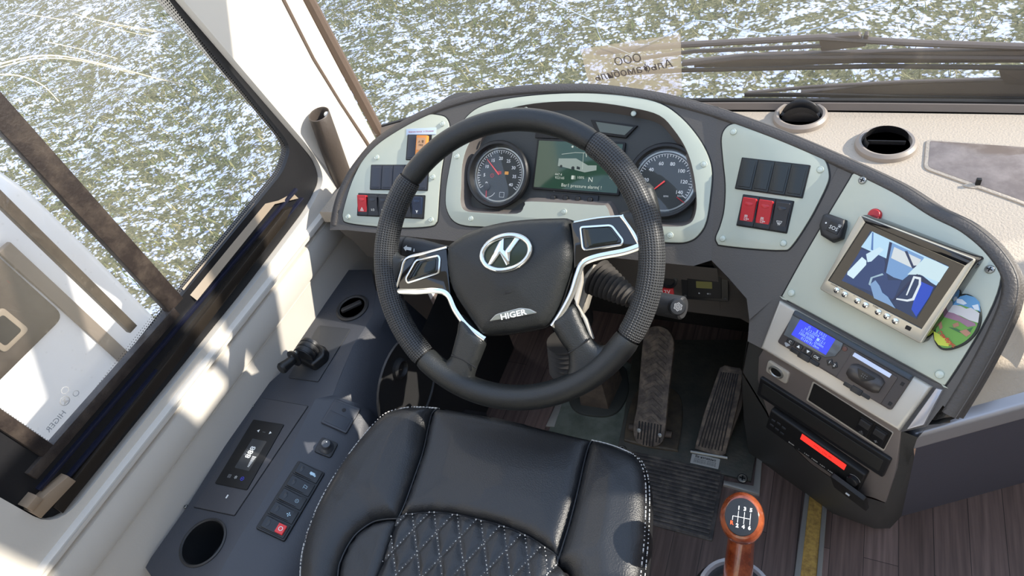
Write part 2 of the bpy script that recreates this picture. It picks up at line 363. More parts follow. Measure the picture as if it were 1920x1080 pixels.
g.rows([[V((-1.02, .47, .765)), V((-1.02, .70, .772)), V((-1.02, .79, .74))], [V((-1.005, .47, .735)), V((-1.005, .73, .745)), V((-1.005, .79, .71))]])
struct('wind_deflector', g, mat('smoked_acrylic', (140, 125, 105), .2), parent=W1)
g = MB(); g.slab(P1, [(.060, .700), (.125, .694), (.125, .712), (.085, .722), (.060, .722)], -.012, .006, .002); g.slab(P1, rect(.062, .722, .082, .735), -.012, .010, .002); struct('pane_latch', g, mat('tan_latch', (150, 130, 108), .4), parent=W1)
# frit dots along the glass edge
fd = MB()
for row in range(4):
    line = inset(fil(WGL, .03, 6), .003+row*.0045)
    L = [V(p) for p in line]; acc = 0
    for i in range(len(L)):
        a, b = L[i-1], L[i]; d = (b-a).length
        while acc < d:
            p = a+(b-a)*(acc/d); acc += .0048
            if p.y < 1.25: fd.add([P1.w(p.x+x, p.y+y, -.0215) for x, y in circ(.0017*(1-row*.17), k=6)], [tuple(range(6))])
        acc -= d
struct('frit_dots', fd, void_m, parent=W1)
# etched glass marks, mirrored because they are read from outside
pe = P1.at((105, 770), -.021); pe = Pl(pe.o, pe.n, (0, 1, .02))
txt(pe.rot(0), 'HIGER', -.012, -.012, .013, grey_m, W1, mirror=True, h=.0005)
e1 = MB(); 
for cx, cy, r_ in ((.018, .0, .008), (.030, .012, .006), (.036, -.006, .005)):
    e1.slab(pe, circ(r_, cx, cy, 20), 0, .0005, 0, [circ(r_*.8, cx, cy, 20)])
e1.slab(pe, [(.013, -.004), (.017, 0), (.015, .004), (.023, .004), (.019, 0), (.022, -.005)], 0, .0005, 0); struct('etched_mark', e1, grey_m, parent=W1)
# left front pillar and windscreen seal
PP = [PX.uv(p) for p in [(700, 265), (560, 0)]]
mb = MB(); R = []
prof = [(-1.04, .885), (-1.0, .90), (-.992, .95), (-.985, 1.02), (-.99, 1.075), (-1.02, 1.09), (-1.06, 1.09)]
for z in np.linspace(.45, 2.0, 24):
    lean = -(z-.66)*.10; w = max(0, z-.72)*.165
    R.append([V((x, y+lean*.8-(w if i < 2 else w*.55 if i == 2 else 0), z)) for i, (x, y) in enumerate(prof)])
mb.rows(R, True); struct('trim_2', mb, pillar_m, (-1, 1, .45), ang=60)
mb = MB(); mb.tube([(-.984, 1.045, .56), (-.984, 1.035, .68), (-.985, 1.012, .80), (-.985, .995, .92), (-.984, .99, 1.05), (-.984, .95, 1.4)], .004, 6); struct('trim_3', mb, seal_m, (-1, 1, .6))
mb = MB(); mb.tube([(-.99, 1.10-(z-.64)*.10, z) for z in (.4, .64, 1.2, 2.0)], .013, 8, ell=1.0); struct('trim_4', mb, seal_m, (-1, 1.1, .4))
# windscreen: curved base line
WB = cat([(-1.0, 1.10), (-.88, 1.16), (-.7, 1.20), (-.4, 1.222), (0, 1.228), (.5, 1.22), (1.2, 1.20)], 5, False)
mb = MB(); mb.rows([[V((x, y+k*.0-(z-.66)*.07, z)) for x, y in WB] for k, z in ((0, .60), (0, 1.1), (0, 2.0))], True)
W2 = struct('window_2', mb, shield_m, (0, 1.2, .6))
mb = MB()
for z0, z1 in ((.60, .665),): mb.rows([[V((x, y-.004, z)) for x, y in WB] for z in (z0, z1)], True)
struct('frit_band', mb, void_m, parent=W2)
mb = MB()   # long scratches / crack lines in the windscreen
WS = Pl((0, 1.20, .8), (0, -1, -.07), (1, 0, 0))
def line_on(mb_, pl, pts, r, k=6): mb_.tube([pl.hit(p) for p in cat(pts, 6, False)], r, k)
line_on(mb, WS, [(1032, 0), (1070, 20), (1115, 40)], .0011); line_on(mb, WS, [(1115, 40), (1130, 78), (1160, 92), (1190, 105)], .0006)
line_on(mb, WS, [(1200, 88), (1260, 62), (1300, 40), (1340, 43), (1400, 58), (1470, 64), (1540, 50), (1600, 26), (1665, 2)], .0011); struct('glass_crack', mb, lblue_m, parent=W2)
g = MB()
PXg = Pl((-1.0235, 0, 0), (1, 0, 0), (0, 1, 0))
for L, r_ in (([(0, 120), (60, 106), (120, 106), (200, 122), (290, 146), (350, 160)], .0011), ([(0, 126), (70, 110), (150, 114), (250, 138)], .0007), ([(135, 25), (200, 42), (330, 64)], .0007), ([(150, 30), (240, 52), (310, 62)], .0005), ([(185, 46), (260, 64), (320, 74)], .0005), ([(0, 140), (40, 143), (80, 160), (110, 190)], .0009), ([(85, 78), (150, 92), (220, 110)], .0006), ([(30, 24), (125, 38)], .0006)):
    line_on(g, PXg, L, r_, 5)
struct('glass_scratch', g, mat('scratch', (235, 225, 200), .4), parent=W1)
# dash top shelf inside the windscreen
TZ = .665
mb = MB()
sh = [(-.98, .80), (-.98, 1.09), (-.88, 1.15), (-.7, 1.185), (-.4, 1.20), (0, 1.205), (.6, 1.20), (1.25, 1.18), (1.25, .9), (.62, .90), (.40, .80), (.30, .74), (.22, .72), (.10, .82), (-.2, .88)]
mb.slab(Z(TZ), sh, -.03, 0, .004); DT = mesh('windscreen_shelf', mb, top_m, loc=V((.2, 1.0, TZ)))
tag(DT, 'beige textured dashboard shelf running under the windscreen, sunlit at right', 'dashboard shelf')
mb = MB(); mb.rows([[V((x, y-.006-d, z)) for x, y in WB] for d, z in ((0, TZ-.01), (0, TZ+.012), (.012, TZ+.014), (.016, TZ+.001))]); mesh('windscreen_lip', mb, mat('lip_grey', (120, 112, 106), .5), DT, loc=None)
mb = MB(); mb.rows([[V((x, y-.0-d, z)) for x, y in WB] for d, z in ((.0, TZ+.0145), (.012, TZ+.0165), (.013, TZ+.013))]); mesh('black_seal', mb, void_m, DT)
# ================================================================== DASHBOARD
CREST = [(624, 500), (619, 465), (619, 420), (627, 378), (640, 345), (661, 309), (700, 263), (753, 227), (807, 200), (853, 183), (920, 167), (1010, 158), (1100, 157), (1160, 162), (1240, 174), (1330, 197), (1400, 220), (1480, 250), (1560, 284), (1640, 320), (1700, 350), (1760, 388), (1820, 418), (1872, 462), (1906, 515), (1906, 565), (1880, 630), (1835, 715), (1792, 785)]
def zone(x, y=0):
    # blend the three face planes smoothly in screen order left to right
    return PC if x < 1340 else (PR if x < 1340+235-(y-300)*.48 else PM)
D = thing('dashboard', 'dark grey curved dashboard with raised rounded hood around the steering wheel', 'dashboard', (-.3, .85, .45))
# face polygon pieces, each on its own plane, meeting at the folds
def face3(mb, pl, P): mb.flat(pl, pl.pts(P))
F1t, F1b = (1346, 200), (1334, 488); F2t, F2b = (1580, 293), (1450, 560)
crC = [p for p in CREST if p[0] < 1340 and p[1] < 465 or p[0] < 640]
mb = MB()
cc = cat(CREST, 4, False)
Cc = [p for p in cc if p[0] < 1344]; Cr = [p for p in cc if 1344 <= p[0] <= 1578]; Cm = [p for p in cc if p[0] > 1578]
def brk(x): return PCz(x)
ZB = .662
def px_of(P):
    c = ROT.transposed() @ (V(P)-CAM); return (960+F*c.x/-c.z, 540-F*c.y/-c.z)
def zline(pl, z, x):  # pixel on plane where world z is z at column x
    lo, hi = 150, 800
    for _ in range(40):
        m = (lo+hi)/2
        if pl.hit((x, m)).z > z: lo = m
        else: hi = m
    return (x, lo)
# panel cut-outs (holes) only for the instrument binnacle
BIN = cat([(866, 350), (868, 310), (878, 275), (900, 240), (935, 212), (987, 197), (1053, 191), (1120, 193), (1187, 203), (1237, 217), (1265, 245), (1287, 280), (1300, 320), (1307, 374), (1303, 406), (1290, 421), (1258, 425), (1160, 418), (1138, 388), (1120, 385), (998, 378), (985, 385), (970, 401), (900, 399), (873, 395), (865, 380)], 4)
polyC = Cc + [F1t, F1b] + [zline(PC, ZB, x) for x in (1250, 1100, 950, 800, 700)]
polyC = [p for p in Cc if p[1] < 440 or p[0] > 700] + [F1t, F1b] + [zline(PC, ZB, x) for x in (1300, 1200, 1100, 950, 800, 700, 652)]
P_ = PC.pts(polyC); H_ = ccw(PC.pts(BIN))[::-1]
loops = [ccw(P_), H_]; tri = tessellate_polygon([[V((x, y, 0)) for x, y in L] for L in loops]); fl = [q for L in loops for q in L]
mb.add([PC.w(x, y) for x, y in fl], [t if tri_up(fl, t) else t[::-1] for t in tri])
face3(mb, PR, [F1t]+Cr+[F2t, F2b, (1405, 600), (1400, 560), (1365, 520), F1b])
face3(mb, PM, [F2t]+Cm+[(1768, 760), (1738, 800), (1690, 810), (1431, 655), (1402, 640), (1405, 600), F2b])
mesh('fascia', mb, fascia_m, D, ang=40)
# hood crest : rounded roll following the outline, then falling away behind
pts = []
for p in cat(CREST[2:], 5, False):
    pl = zone(p[0], p[1]); pts.append((pl.hit(p), pl.n))
mb = MB(); rows_ = []
n_ = len(pts)
for i, (p, n) in enumerate(pts):
    t = (pts[min(n_-1, i+1)][0]-pts[max(0, i-1)][0]).normalized()
    nn = V((0, 0, 0))
    for j in range(-6, 7): nn += pts[max(0, min(n_-1, i+j))][1]
    nn.normalize(); out = nn.cross(t).normalized()*1.0
    if out.dot(V((0, 0, 1))+V((.3, .3, 0))) < 0 and i > 6: pass
    q = []
    r = .011
    q.append(p - out*.017 + nn*.0)
    q.append(p - out*.015 + nn*.003)
    for a in (0, 30, 60, 90, 120, 150):
        a = math.radians(a); q.append(p - out*.009 + out*(.011*math.sin(a)) + nn*(-.007+.011*math.cos(a)) - out*.004*(a < .1))
    back = p + out*.004 - nn*.028; q.append(back)
    w = V((out.x, out.y, 0)); w = w.normalized() if w.length > 1e-4 else V((0, 1, 0))
    lowz = max(.56, min(TZ, p.z-.03))
    q.append(V((back.x+w.x*.012, back.y+w.y*.012+.004, (back.z+lowz)/2))); q.append(V((back.x+w.x*.024, back.y+w.y*.024+.008, lowz-.005)))
    rows_.append(q)
CRR = rows_
mb.rows([r[:9] for r in rows_], True); mesh('hood_crest', mb, mat('crest_leather', (74, 70, 67), .5, bump=(350, .5)), D, ang=80)
mb = MB(); mb.rows([r[8:] for r in rows_[:-8]], True); mesh('hood_back', mb, top_m, D, ang=80)
# lower fascia below the panels
LF = Pl((-.4, PC.hit(zline(PC, ZB, 950)).y, ZB), (0, -.955, .29), (1, 0, 0))
def low(x, z, dy=0): 
    y = LF.o.y - (ZB-z)*(.29/.955)*-1
    return V((x, y+dy, z))
mb = MB()
xs = np.linspace(-.90, -.125, 14)
top_ = [V((x, LF.o.y, ZB)) for x in xs]; cut = [V((x, LF.o.y+.010, ZB-.03)) for x in xs]
def lowz(x): return .50 if x > -.25 else (.545 if x < -.62 else .52)
bot = [V((x, LF.o.y+.035, lowz(x))) for x in xs]; bk = [V((x, LF.o.y+.10, lowz(x)-.005)) for x in xs]
fr_ = PR.hit(F2b); 
rr_ = [PR.hit((1365, 522)), PR.hit((1400, 560)), PR.hit((1405, 600))]
ex = lambda L, ps: L+ps
mb.rows([top_, cut, [V((x, LF.o.y+.022, (ZB+lowz(x))/2)) for x in xs], bot, bk])
P1b = PR.hit(F1b)
mb.rows([[P1b, rr_[0], rr_[1], rr_[2]], [V((-.125, LF.o.y+.022, .60)), V((-.09, LF.o.y+.02, .60)), V((-.065, LF.o.y+.0, .60)), V((-.045, LF.o.y-.03, .60))], [V((-.125, LF.o.y+.035, .50)), V((-.09, LF.o.y+.035, .50)), V((-.06, LF.o.y+.02, .50)), V((-.045, LF.o.y-.01, .50))]])
mesh('lower_fascia', mb, fascia_m, D, ang=60)
# footwell bulkhead
mb = MB(); mb.rows([[V((-1.0, 1.16, .0)), V((.0, 1.16, 0)), V((.02, .80, 0))], [V((-1.0, 1.10, .60)), V((.0, 1.10, .60)), V((-.02, .74, .60))]]); mesh('footwell_lining', mb, mat('footwell_carpet', (38, 36, 35), .9, bump=(300, .6)), D)
def screw(parent, pl, p, r=.0052, phil=False, name='screw_cap'):
    q = pl.up(.0028).at(p) if not phil or pl.n.z < .99 else pl.at(p); g_ = MB(); g_.slab(q, circ(r*1.16, k=20), -.0006, .0004, .0001); m_ = MB(); m_.lathe(q, [(r, -.001), (r, .0008), (r*.86, .0019), (r*.8, .0014), (r*.55, .0019), (0.0001, .0021)], 20)
    o = mesh(name if not phil else 'cross_screw', m_, screwcap_m if not phil else steel_m, parent); mesh('gap_ring', g_, void_m, o) if parent.parent is None else None
    if phil:
        c = MB(); c.box(q, 0, 0, r*1.2, r*.28, .0019, .0024, .0001, 0); c.box(q, 0, 0, r*.28, r*1.2, .0019, .0024, .0001, 0); mesh('cross_slot', c, void_m, o)
def plate(parent, pl, P, th=.0025, name='panel_plate', m=None, bev=.0015, holes=(), lip=True):
    a = pl.pts(P); m_ = MB(); m_.slab(pl, a, -.001, th, bev, holes); o = mesh(name, m_, m or silver_m, parent)
    if lip:
        k = MB(); k.slab(pl, inset(ccw(a), -.0022), -.001, .0007, .0003); mesh('shadow_gap', k, void_m, o)
    return o
def rocker(parent, q, cx, cy, w, h, m, sym=None, name='rocker_switch', lab=None, tilt=1, symc=None):
    """rocker on frame q"""
    k = MB(); k.slab(q, rr(w, h, .002, cx, cy), 0, .004, .001)
    # wedge : tilted pad
    a = rr(w*.86, h*.86, .002, cx, cy); k2 = MB(); n = len(a)
    def hh(y): return .007+.0045*((y-cy)/(h/2))*tilt
    k2.add([q.w(x, y, .0035) for x, y in a]+[q.w(x, y, hh(y)-.001) for x, y in a]+[q.w(x, y, hh(y)) for x, y in inset(ccw(a), .0009)], [(j*n+i, j*n+(i+1) % n, (j+1)*n+(i+1) % n, (j+1)*n+i) for j in range(2) for i in range(n)]+[tuple(2*n+i for i in range(n))])
    o = mesh(name, k2, m, parent, lab); b = mesh('switch_surround', k, black_m, o)
    d = MB(); sy = cy+h*.24; d.slab(Pl(q.w(cx, sy, hh(sy)), q.n, q.u), [(x, y*.55) for x, y in circ(w*.26, k=16)], -.0005, .0004, .0002); mesh('thumb_dimple', d, mat_dim(m), o)
    if sym: sym(Pl(q.w(cx, cy-h*.22, hh(cy-h*.22)+.0004), (q.n+q.v*(-.0045/(h/2))*tilt).normalized(), q.u), o)
    return o
_dim = {}
def mat_dim(m):
    if m.name not in _dim:
        c = m.node_tree.nodes['Principled BSDF'].inputs['Base Color'].default_value; d = m.copy(); d.name = m.name+'_dimple'
        d.node_tree.nodes['Principled BSDF'].inputs['Roughness'].default_value = .2; _dim[m.name] = d
    return _dim[m.name]
def blank(parent, q, cx, cy, w, h, m=None):
    k = MB(); k.slab(q, rr(w*.97, h, .001, cx, cy), 0, .003, .0006); k.slab(q, rr(w*.76, h*.86, .001, cx, cy), .003, .0042, .0008); mesh('blank_cover', k, m or blankm, parent)
blankm = mat('blank_cover_plastic', (46, 49, 58), .35)
def well(parent, q, w, h, t=.004, name='switch_bay'):
    k = MB(); k.slab(q, rr(w+.003, h+.003, .0015), -.001, t*.5, .0004); mesh(name, k, void_m, parent)
def shape(pl, polys, m, parent, name='symbol', h=.0003):
    k = MB()
    for P in polys: k.flat(pl, ccw(P), h)
    return mesh(name, k, m, parent)
def ring(r0, r1, cx=0, cy=0, a0=0, a1=360, k=20):
    A = [math.radians(a0+(a1-a0)*i/k) for i in range(k+1)]
    if a1-a0 >= 360:   # split so that no hole is needed
        return [ring(r0, r1, cx, cy, a0, a0+180, k)[0], ring(r0, r1, cx, cy, a0+180, a0+360, k)[0]]
    return [[(cx+r1*math.cos(a), cy+r1*math.sin(a)) for a in A]+[(cx+r0*math.cos(a), cy+r0*math.sin(a)) for a in A[::-1]]]
def bar(x0, y0, x1, y1, w=.0005):
    d = V((x1-x0, y1-y0)); n = V((-d.y, d.x)).normalized()*w/2
    return [[(x0+n.x, y0+n.y), (x1+n.x, y1+n.y), (x1-n.x, y1-n.y), (x0-n.x, y0-n.y)]]
mm = .001
def s_hazard(q, o): shape(q, bar(-4*mm, -3*mm, 4*mm, -3*mm, .0008)+bar(-4*mm, -3*mm, 0, 4*mm, .0008)+bar(4*mm, -3*mm, 0, 4*mm, .0008)+bar(-2*mm, -1.8*mm, 2*mm, -1.8*mm, .0006)+bar(-2*mm, -1.8*mm, 0, 1.5*mm, .0006)+bar(2*mm, -1.8*mm, 0, 1.5*mm, .0006), white_m, o)
def s_lamp(q, o): shape(q, ring(1.8*mm, 2.5*mm, 2*mm, 0, -90, 90)+bar(2*mm, -2.2*mm, 2*mm, 2.2*mm, .0006)+sum([bar(-3.5*mm, y*mm, 0, (y-.4)*mm, .0005) for y in (-1.5, 0, 1.5)], []), white_m, o)
def s_fog(q, o): shape(q, ring(1.8*mm, 2.5*mm, -2*mm, 0, 90, 270)+bar(-2*mm, -2.2*mm, -2*mm, 2.2*mm, .0006)+sum([bar(0, y*mm, 3.5*mm, y*mm, .0005) for y in (-1.5, 0, 1.5)], [])+bar(2*mm, -2.5*mm, 2*mm, 2.5*mm, .0005), white_m, o)
def s_bird(q, o): shape(q, [[(-3*mm, 3*mm), (1*mm, 2*mm), (3*mm, 3.4*mm), (2*mm, 0), (0, -1*mm), (-1.4*mm, -4*mm), (-1.2*mm, 0)]]+bar(0, -1*mm, 2*mm, -3*mm, .0006), white_m, o)
def s_door(q, o): shape(q, bar(-3*mm, -4*mm, -3*mm, 4*mm)+bar(1*mm, -4*mm, 1*mm, 4*mm)+bar(-3*mm, 4*mm, 1*mm, 4*mm)+bar(-3*mm, -4*mm, 1*mm, -4*mm)+bar(-2*mm, 1*mm, 0, 1*mm)+bar(-1.8*mm, 1*mm, -1.8*mm, 3*mm)+bar(-.2*mm, 1*mm, -.2*mm, 3*mm)+bar(-1.8*mm, 3*mm, 0, 3*mm)+bar(-2*mm, -1*mm, 0, -1*mm)+bar(-1*mm, -2*mm, 4*mm, -2*mm)+bar(4*mm, -2*mm, 2.6*mm, -1*mm)+bar(4*mm, -2*mm, 2.6*mm, -3*mm), white_m, o)
def s_demist(q, o): shape(q, bar(-4*mm, 2.4*mm, 4*mm, 2.4*mm, .0006)+bar(-4*mm, 2.4*mm, -2*mm, -2*mm, .0006)+bar(4*mm, 2.4*mm, 2*mm, -2*mm, .0006)+bar(-2*mm, -2*mm, 2*mm, -2*mm, .0006)+sum([bar(x*mm, -4*mm, x*mm, 1.2*mm, .0005) for x in (-1.2, 0, 1.2)], []), white_m, o)
# ---- left switch panel
LP = thing('switch_panel', 'silver switch panel at the left end of the dashboard with red hazard switch', 'switch panel', PC.hit((740, 330)))
LPo = [(821, 216), (836, 221), (843, 236), (840, 258), (829, 315), (824, 365), (821, 409), (818, 418), (809, 424), (768, 427), (710, 425), (654, 418), (644, 409), (646, 390), (661, 341), (683, 298), (710, 268), (746, 240), (778, 222), (802, 215)]
o = plate(LP, PC, cat(LPo, 4))
for p in [(830, 232), (707, 295), (653, 406), (809, 412), (812, 332)]: screw(o, PC, p)
q = Q(PC, [(762, 242), (818, 239), (818, 252), (762, 254)], .0027); k = MB(); k.box(q, 0, 0, q.W*1.0, q.H, 0, .0006, .0005, .0001); s_ = mesh('sticker', k, lblue_m, LP)
txt(q, 'Включать тахограф в 1700 режим', 0, 0, .0046, redprint_m, s_, h=.0008, sx_=.78)
q = Q(PC, [(764, 254), (808, 254), (806, 300), (765, 299)], .0025); well(LP, q, q.W, q.H); blank(LP, q, -q.W*.27, 0, q.W*.44, q.H)
k = MB(); k.slab(q, rr(q.W*.46, q.H*.94, .001, q.W*.2, 0), .002, .010, .001); o = mesh('fire_alarm_cover', k, orange_m, LP, 'orange flip cover marked FIRE')
k = MB(); k.box(q, q.W*.2, q.H*.12, q.W*.36, q.H*.5, .010, .0104, .001, 0); mesh('window_label', k, mat('fire_label', (196, 150, 110), .4), o)
txt(q, '火 警', q.W*.2, q.H*.2, .006, void_m, o, h=.0106); txt(q, 'FIRE', q.W*.2, q.H*.06, .0055, void_m, o, h=.0106); txt(q, '关一开', q.W*.2, -q.H*.3, .005, void_m, o, h=.0106)
q = Q(PC, [(696, 310), (803, 311), (802, 356), (697, 355)], .0025); well(LP, q, q.W, q.H)
for i in range(5): blank(LP, q, q.W*(-.4+.2*i), 0, q.W*.2, q.H)
q = Q(PC, [(672, 363), (796, 368), (795, 409), (673, 404)], .0025); well(LP, q, q.W, q.H)
bswm = mat('switch_black', (38, 40, 46), .35); bluem = mat('switch_blue_black', (28, 42, 66), .35)
syms = [s_hazard, s_lamp, s_fog, None, None, s_bird]
for i in range(6): rocker(LP, q, q.W*(-5/12+i/6), 0, q.W/6, q.H, red_m if i == 0 else (bluem if i == 5 else bswm), syms[i], lab='red hazard switch' if i == 0 else None)
# ---- right switch panel
RP = thing('switch_panel', 'silver switch panel between instruments and monitor, two red door switches', 'switch panel', PR.hit((1450, 350)))
RPo = [(1379, 232), (1363, 239), (1354, 258), (1356, 295), (1361, 346), (1359, 392), (1351, 425), (1343, 445), (1346, 456), (1354, 460), (1409, 466), (1465, 469), (1484, 462), (1516, 415), (1540, 370), (1553, 340), (1554, 323), (1549, 305), (1538, 291), (1521, 280), (1456, 254), (1396, 233)]
o = plate(RP, PR, cat(RPo, 4))
for p in [(1375, 247), (1538, 318), (1355, 447), (1469, 456)]: screw(o, PR, p)
gblank = mat('blank_green_black', (30, 36, 36), .35)
q = Q(PR, [(1393, 297), (1518, 312), (1504, 370), (1380, 353)], .0025); well(RP, q, q.W, q.H)
for i in range(4): blank(RP, q, q.W*(-.375+.25*i), 0, q.W*.25, q.H, gblank)
q = Q(PR, [(1395, 366), (1488, 379), (1474, 436), (1383, 422)], .0025); well(RP, q, q.W, q.H)
for i in range(3): rocker(RP, q, q.W*(i-1)/3, 0, q.W/3, q.H, red_m if i < 2 else bswm, s_door if i < 2 else s_demist, lab='red door switch' if i < 2 else None)
# ---- instrument cluster
IC = thing('instrument_cluster', 'instrument cluster behind the steering wheel, two round gauges and a centre display', 'instrument cluster', PC.hit((1080, 310)))
OUTc = [(860, 247), (873, 223), (897, 203), (937, 189), (987, 181), (1053, 176), (1120, 176), (1187, 182), (1239, 195), (1278, 222), (1309, 258), (1328, 293), (1335, 325), (1332, 367), (1325, 413), (1313, 437), (1293, 452), (1258, 455), (1150, 446), (1060, 437), (920, 426), (873, 423), (850, 413), (838, 390), (837, 363), (840, 337), (847, 300), (853, 268)]
hole = PC.pts(BIN)
m_ = MB(); m_.slab(PC, PC.pts(cat(OUTc, 4)), -.001, .003, .0015, [hole]); o = mesh('silver_bezel', m_, silver_m, IC)
k = MB(); k.slab(PC, inset(ccw(PC.pts(cat(OUTc, 4))), -.0022), -.001, .0007, .0003, [hole]); mesh('shadow_gap', k, void_m, o)
for p in [(883, 410), (1058, 397), (1320, 308), (1257, 441), (857, 293), (986, 206)]: screw(o, PC, p)
dep = -.022; hc = ccw(hole); n = len(hc); inn = inset(hc, .010)
m_ = MB(); m_.add([PC.w(x, y, .0025) for x, y in hc]+[PC.w(x, y, dep) for x, y in inn], [(i, (i+1) % n, n+(i+1) % n, n+i) for i in range(n)]); mesh('binnacle_wall', m_, mat('binnacle_grey', (104, 98, 94), .5), IC, ang=60)
m_ = MB(); m_.flat(PC, inset(hc, .008), dep); mesh('binnacle_face', m_, mat('binnacle_face', (52, 54, 52), .5, bump=(400, .1)), IC)
screw(IC, PC.up(-.008), (1188, 213), .005)
def gauge(px, R0, nums, needle, name, sub):
    q = PC.at(px, dep+.004)
    G = mesh(name, MB().lathe(q, [(R0, -.004), (R0*1.04, .012), (R0*1.0, .016), (R0*.93, .0155), (R0*.86, .004), (R0*.84, .001)], 48, cap=False), black_m, IC)
    mesh('dial_face', MB().slab(q, circ(R0*.85, k=48), 0, .0015, 0), mat('dial_'+name, (46, 50, 48), .5), G)
    mesh('dial_ring', MB().slab(q, circ(R0*.85, k=48), .0015, .0035, .0005, [circ(R0*.80, k=48)]), mat('dial_ring', (176, 178, 172), .3, .6), G)
    polys = []; r = R0*.76
    a0, a1 = 215, -35
    for i in range(41):
        a = math.radians(a0+(a1-a0)*i/40); r1 = r*(.90 if i % 5 else .84)
        polys += bar(r*math.cos(a), r*math.sin(a), r1*math.cos(a), r1*math.sin(a), .0011)
    polys += ring(r*.985, r*1.0, 0, 0, a1, a0, 50); shape(q, polys, white_m, G, 'tick_marks', .0018)
    for i, s_ in enumerate(nums):
        a = math.radians(a0+(a1-a0)*i/(len(nums)-1)); txt(q, s_, r*.68*math.cos(a), r*.66*math.sin(a), .0085, white_m, G, h=.0018, bold=.00015)
    a = math.radians(needle); c, s2 = math.cos(a), math.sin(a); nb = V((-s2, c))*.0014
    k = MB(); k.slab(q, [(nb.x, nb.y), (-nb.x, -nb.y), (r*.86*c-nb.x*.3, r*.86*s2-nb.y*.3), (r*.86*c+nb.x*.3, r*.86*s2+nb.y*.3)], .003, .0042, .0003); mesh('needle', k, mat('needle_red', (226, 70, 66), .4, emis=.3), G)
    sub(q, G, r)
    mesh('gauge_glass', MB().slab(q, circ(R0*.88, k=48), .0062, .0068, 0), lens_m, G)
def subL(q, G, r):
    txt(q, '0', -r*.5, -r*.35, .004, white_m, G, h=.0018)
    shape(q, ring(.003, .004, -r*.32, -.002)+bar(-r*.32, -.004, -r*.32, 0, .0008), red_m, G, 'brake_light', .002)
    shape(q, [rr(.008, .006, .001, r*.32, .004)], mat('amber', (214, 150, 70), .4, emis=.2), G, 'amber_light', .002)
    shape(q, [rr(.008, .006, .001, 0, .004)], red_m, G, 'red_light', .002)
    mesh('needle_hub', MB().lathe(Pl(q.w(-r*.5, -r*.52, 0), q.n, q.u), [(.007, .002), (.007, .005), (.005, .006), (.0001, .006)], 20), black_m, G)
    shape(q, bar(-r*.5, -r*.6, -r*.48, -r*.95, .002), red_m, G, 'small_needle', .004)
    shape(q, ring(r*.42, r*.44, -r*.5, -r*.52, 180, 330), white_m, G, 'small_scale', .002)
    shape(q, bar(r*.1, -r*.7, r*.3, -r*.7, .0006)+bar(r*.1, -r*.9, r*.3, -r*.9, .0006)+bar(r*.1, -r*.7, r*.1, -r*.9, .0006)+bar(r*.3, -r*.7, r*.3, -r*.9, .0006), white_m, G, 'battery_symbol', .002)
def subR(q, G, r):
    txt(q, 'km/h', r*.62, -r*.5, .005, white_m, G, h=.0018); txt(q, 'RPM', r*.1, -r*.55, .0045, white_m, G, h=.0018)
    shape(q, bar(r*.5, -r*.55, r*.8, -r*.75, .0014), red_m, G, 'small_needle', .004)
gauge((937, 328), .0615, ['0', '5', '10', '15', '20', '25', '30', '35', '40'], 135, 'left_gauge'.replace('left_', ''), subL)
gauge((1247, 340), .0615, ['0', '20', '40', '60', '80', '100', '120', '140'], 222, 'speedometer', subR)
# display
q = Q(PC, [(1010, 262), (1168, 272), (1157, 361), (1002, 352)], dep+.006)
k = MB(); k.slab(q, rr(q.W+.008, q.H+.008, .003), -.006, .0005, .001); o = mesh('display_frame', k, void_m, IC)
scr = MB(); scr.flat(q, rr(q.W, q.H, .001), .0008); SC = mesh('display_screen', scr, mat('display_glass', (40, 62, 50), .07, emis=.35), IC)
wg_ = emi('display_white', (200, 210, 200), .75); gg_ = emi('display_grey', (150, 165, 158), .7); dg_ = emi('display_dark', (30, 44, 40), .5)
Wq, Hq = q.W, q.H
def D2(x, y): return ((x-.5)*Wq, (.5-y)*Hq)
shape(q, [[D2(.27, .36), D2(.48, .34), D2(.63, .47), D2(.73, .46), D2(.735, .56), D2(.60, .62), D2(.48, .58), D2(.46, .52), D2(.44, .57), D2(.32, .53), D2(.27, .52)]], gg_, SC, 'bus_picture', .0004+.0008)
shape(q, [[D2(.50, .50), D2(.50, .56), D2(.54, .57), D2(.54, .52)]]+[circ(.0032, *D2(.455, .545), k=14), circ(.0024, *D2(.31, .52), k=12)], dg_, SC, 'bus_wheels', .0014)
shape(q, bar(*D2(.56, .22), *D2(.57, .56), .0006)+bar(*D2(.30, .27), *D2(.46, .22), .0007)+bar(*D2(.46, .22), *D2(.60, .215), .0007)+bar(*D2(.60, .215), *D2(.78, .26), .0007)+bar(*D2(.78, .26), *D2(.80, .30), .0007)+bar(*D2(.59, .22), *D2(.60, .30), .0012), wg_, SC, 'mirror_lines', .0014)
for s_, x, y, z_ in (('447.4', .29, .70, .0062), ('922165', .31, .77, .0062), ('100%', .56, .735, .0065), ('N', .68, .765, .0120), ('Bar1 pressure alarm( !', .58, .915, .0085)): txt(q, s_, *D2(x, y), z_, wg_, SC, h=.0013)
shape(q, [rr(.005, .007, .001, *D2(.465, .74))]+bar(*D2(.49, .70), *D2(.495, .78), .0008)+[circ(.002, *D2(.42, .1), k=10), rr(.005, .003, .001, *D2(.49, .1))], wg_, SC, 'warning_symbol', .0013)
polys = []
for i in range(12):
    a = math.radians(80+i*18); cx, cy = D2(.96, .60); polys += bar(cx+.011*math.cos(a), cy+.011*math.sin(a), cx+.013*math.cos(a), cy+.013*math.sin(a), .0008)
shape(q, polys, wg_, SC, 'dotted_scale', .0013)
bq = Q(PC, [(1026, 362), (1120, 367), (1124, 384), (1022, 378)], dep+.001); k = MB(); k.slab(bq, rr(bq.W, bq.H, .001), 0, .002, .0008); mesh('button_strip', k, black_m, IC)
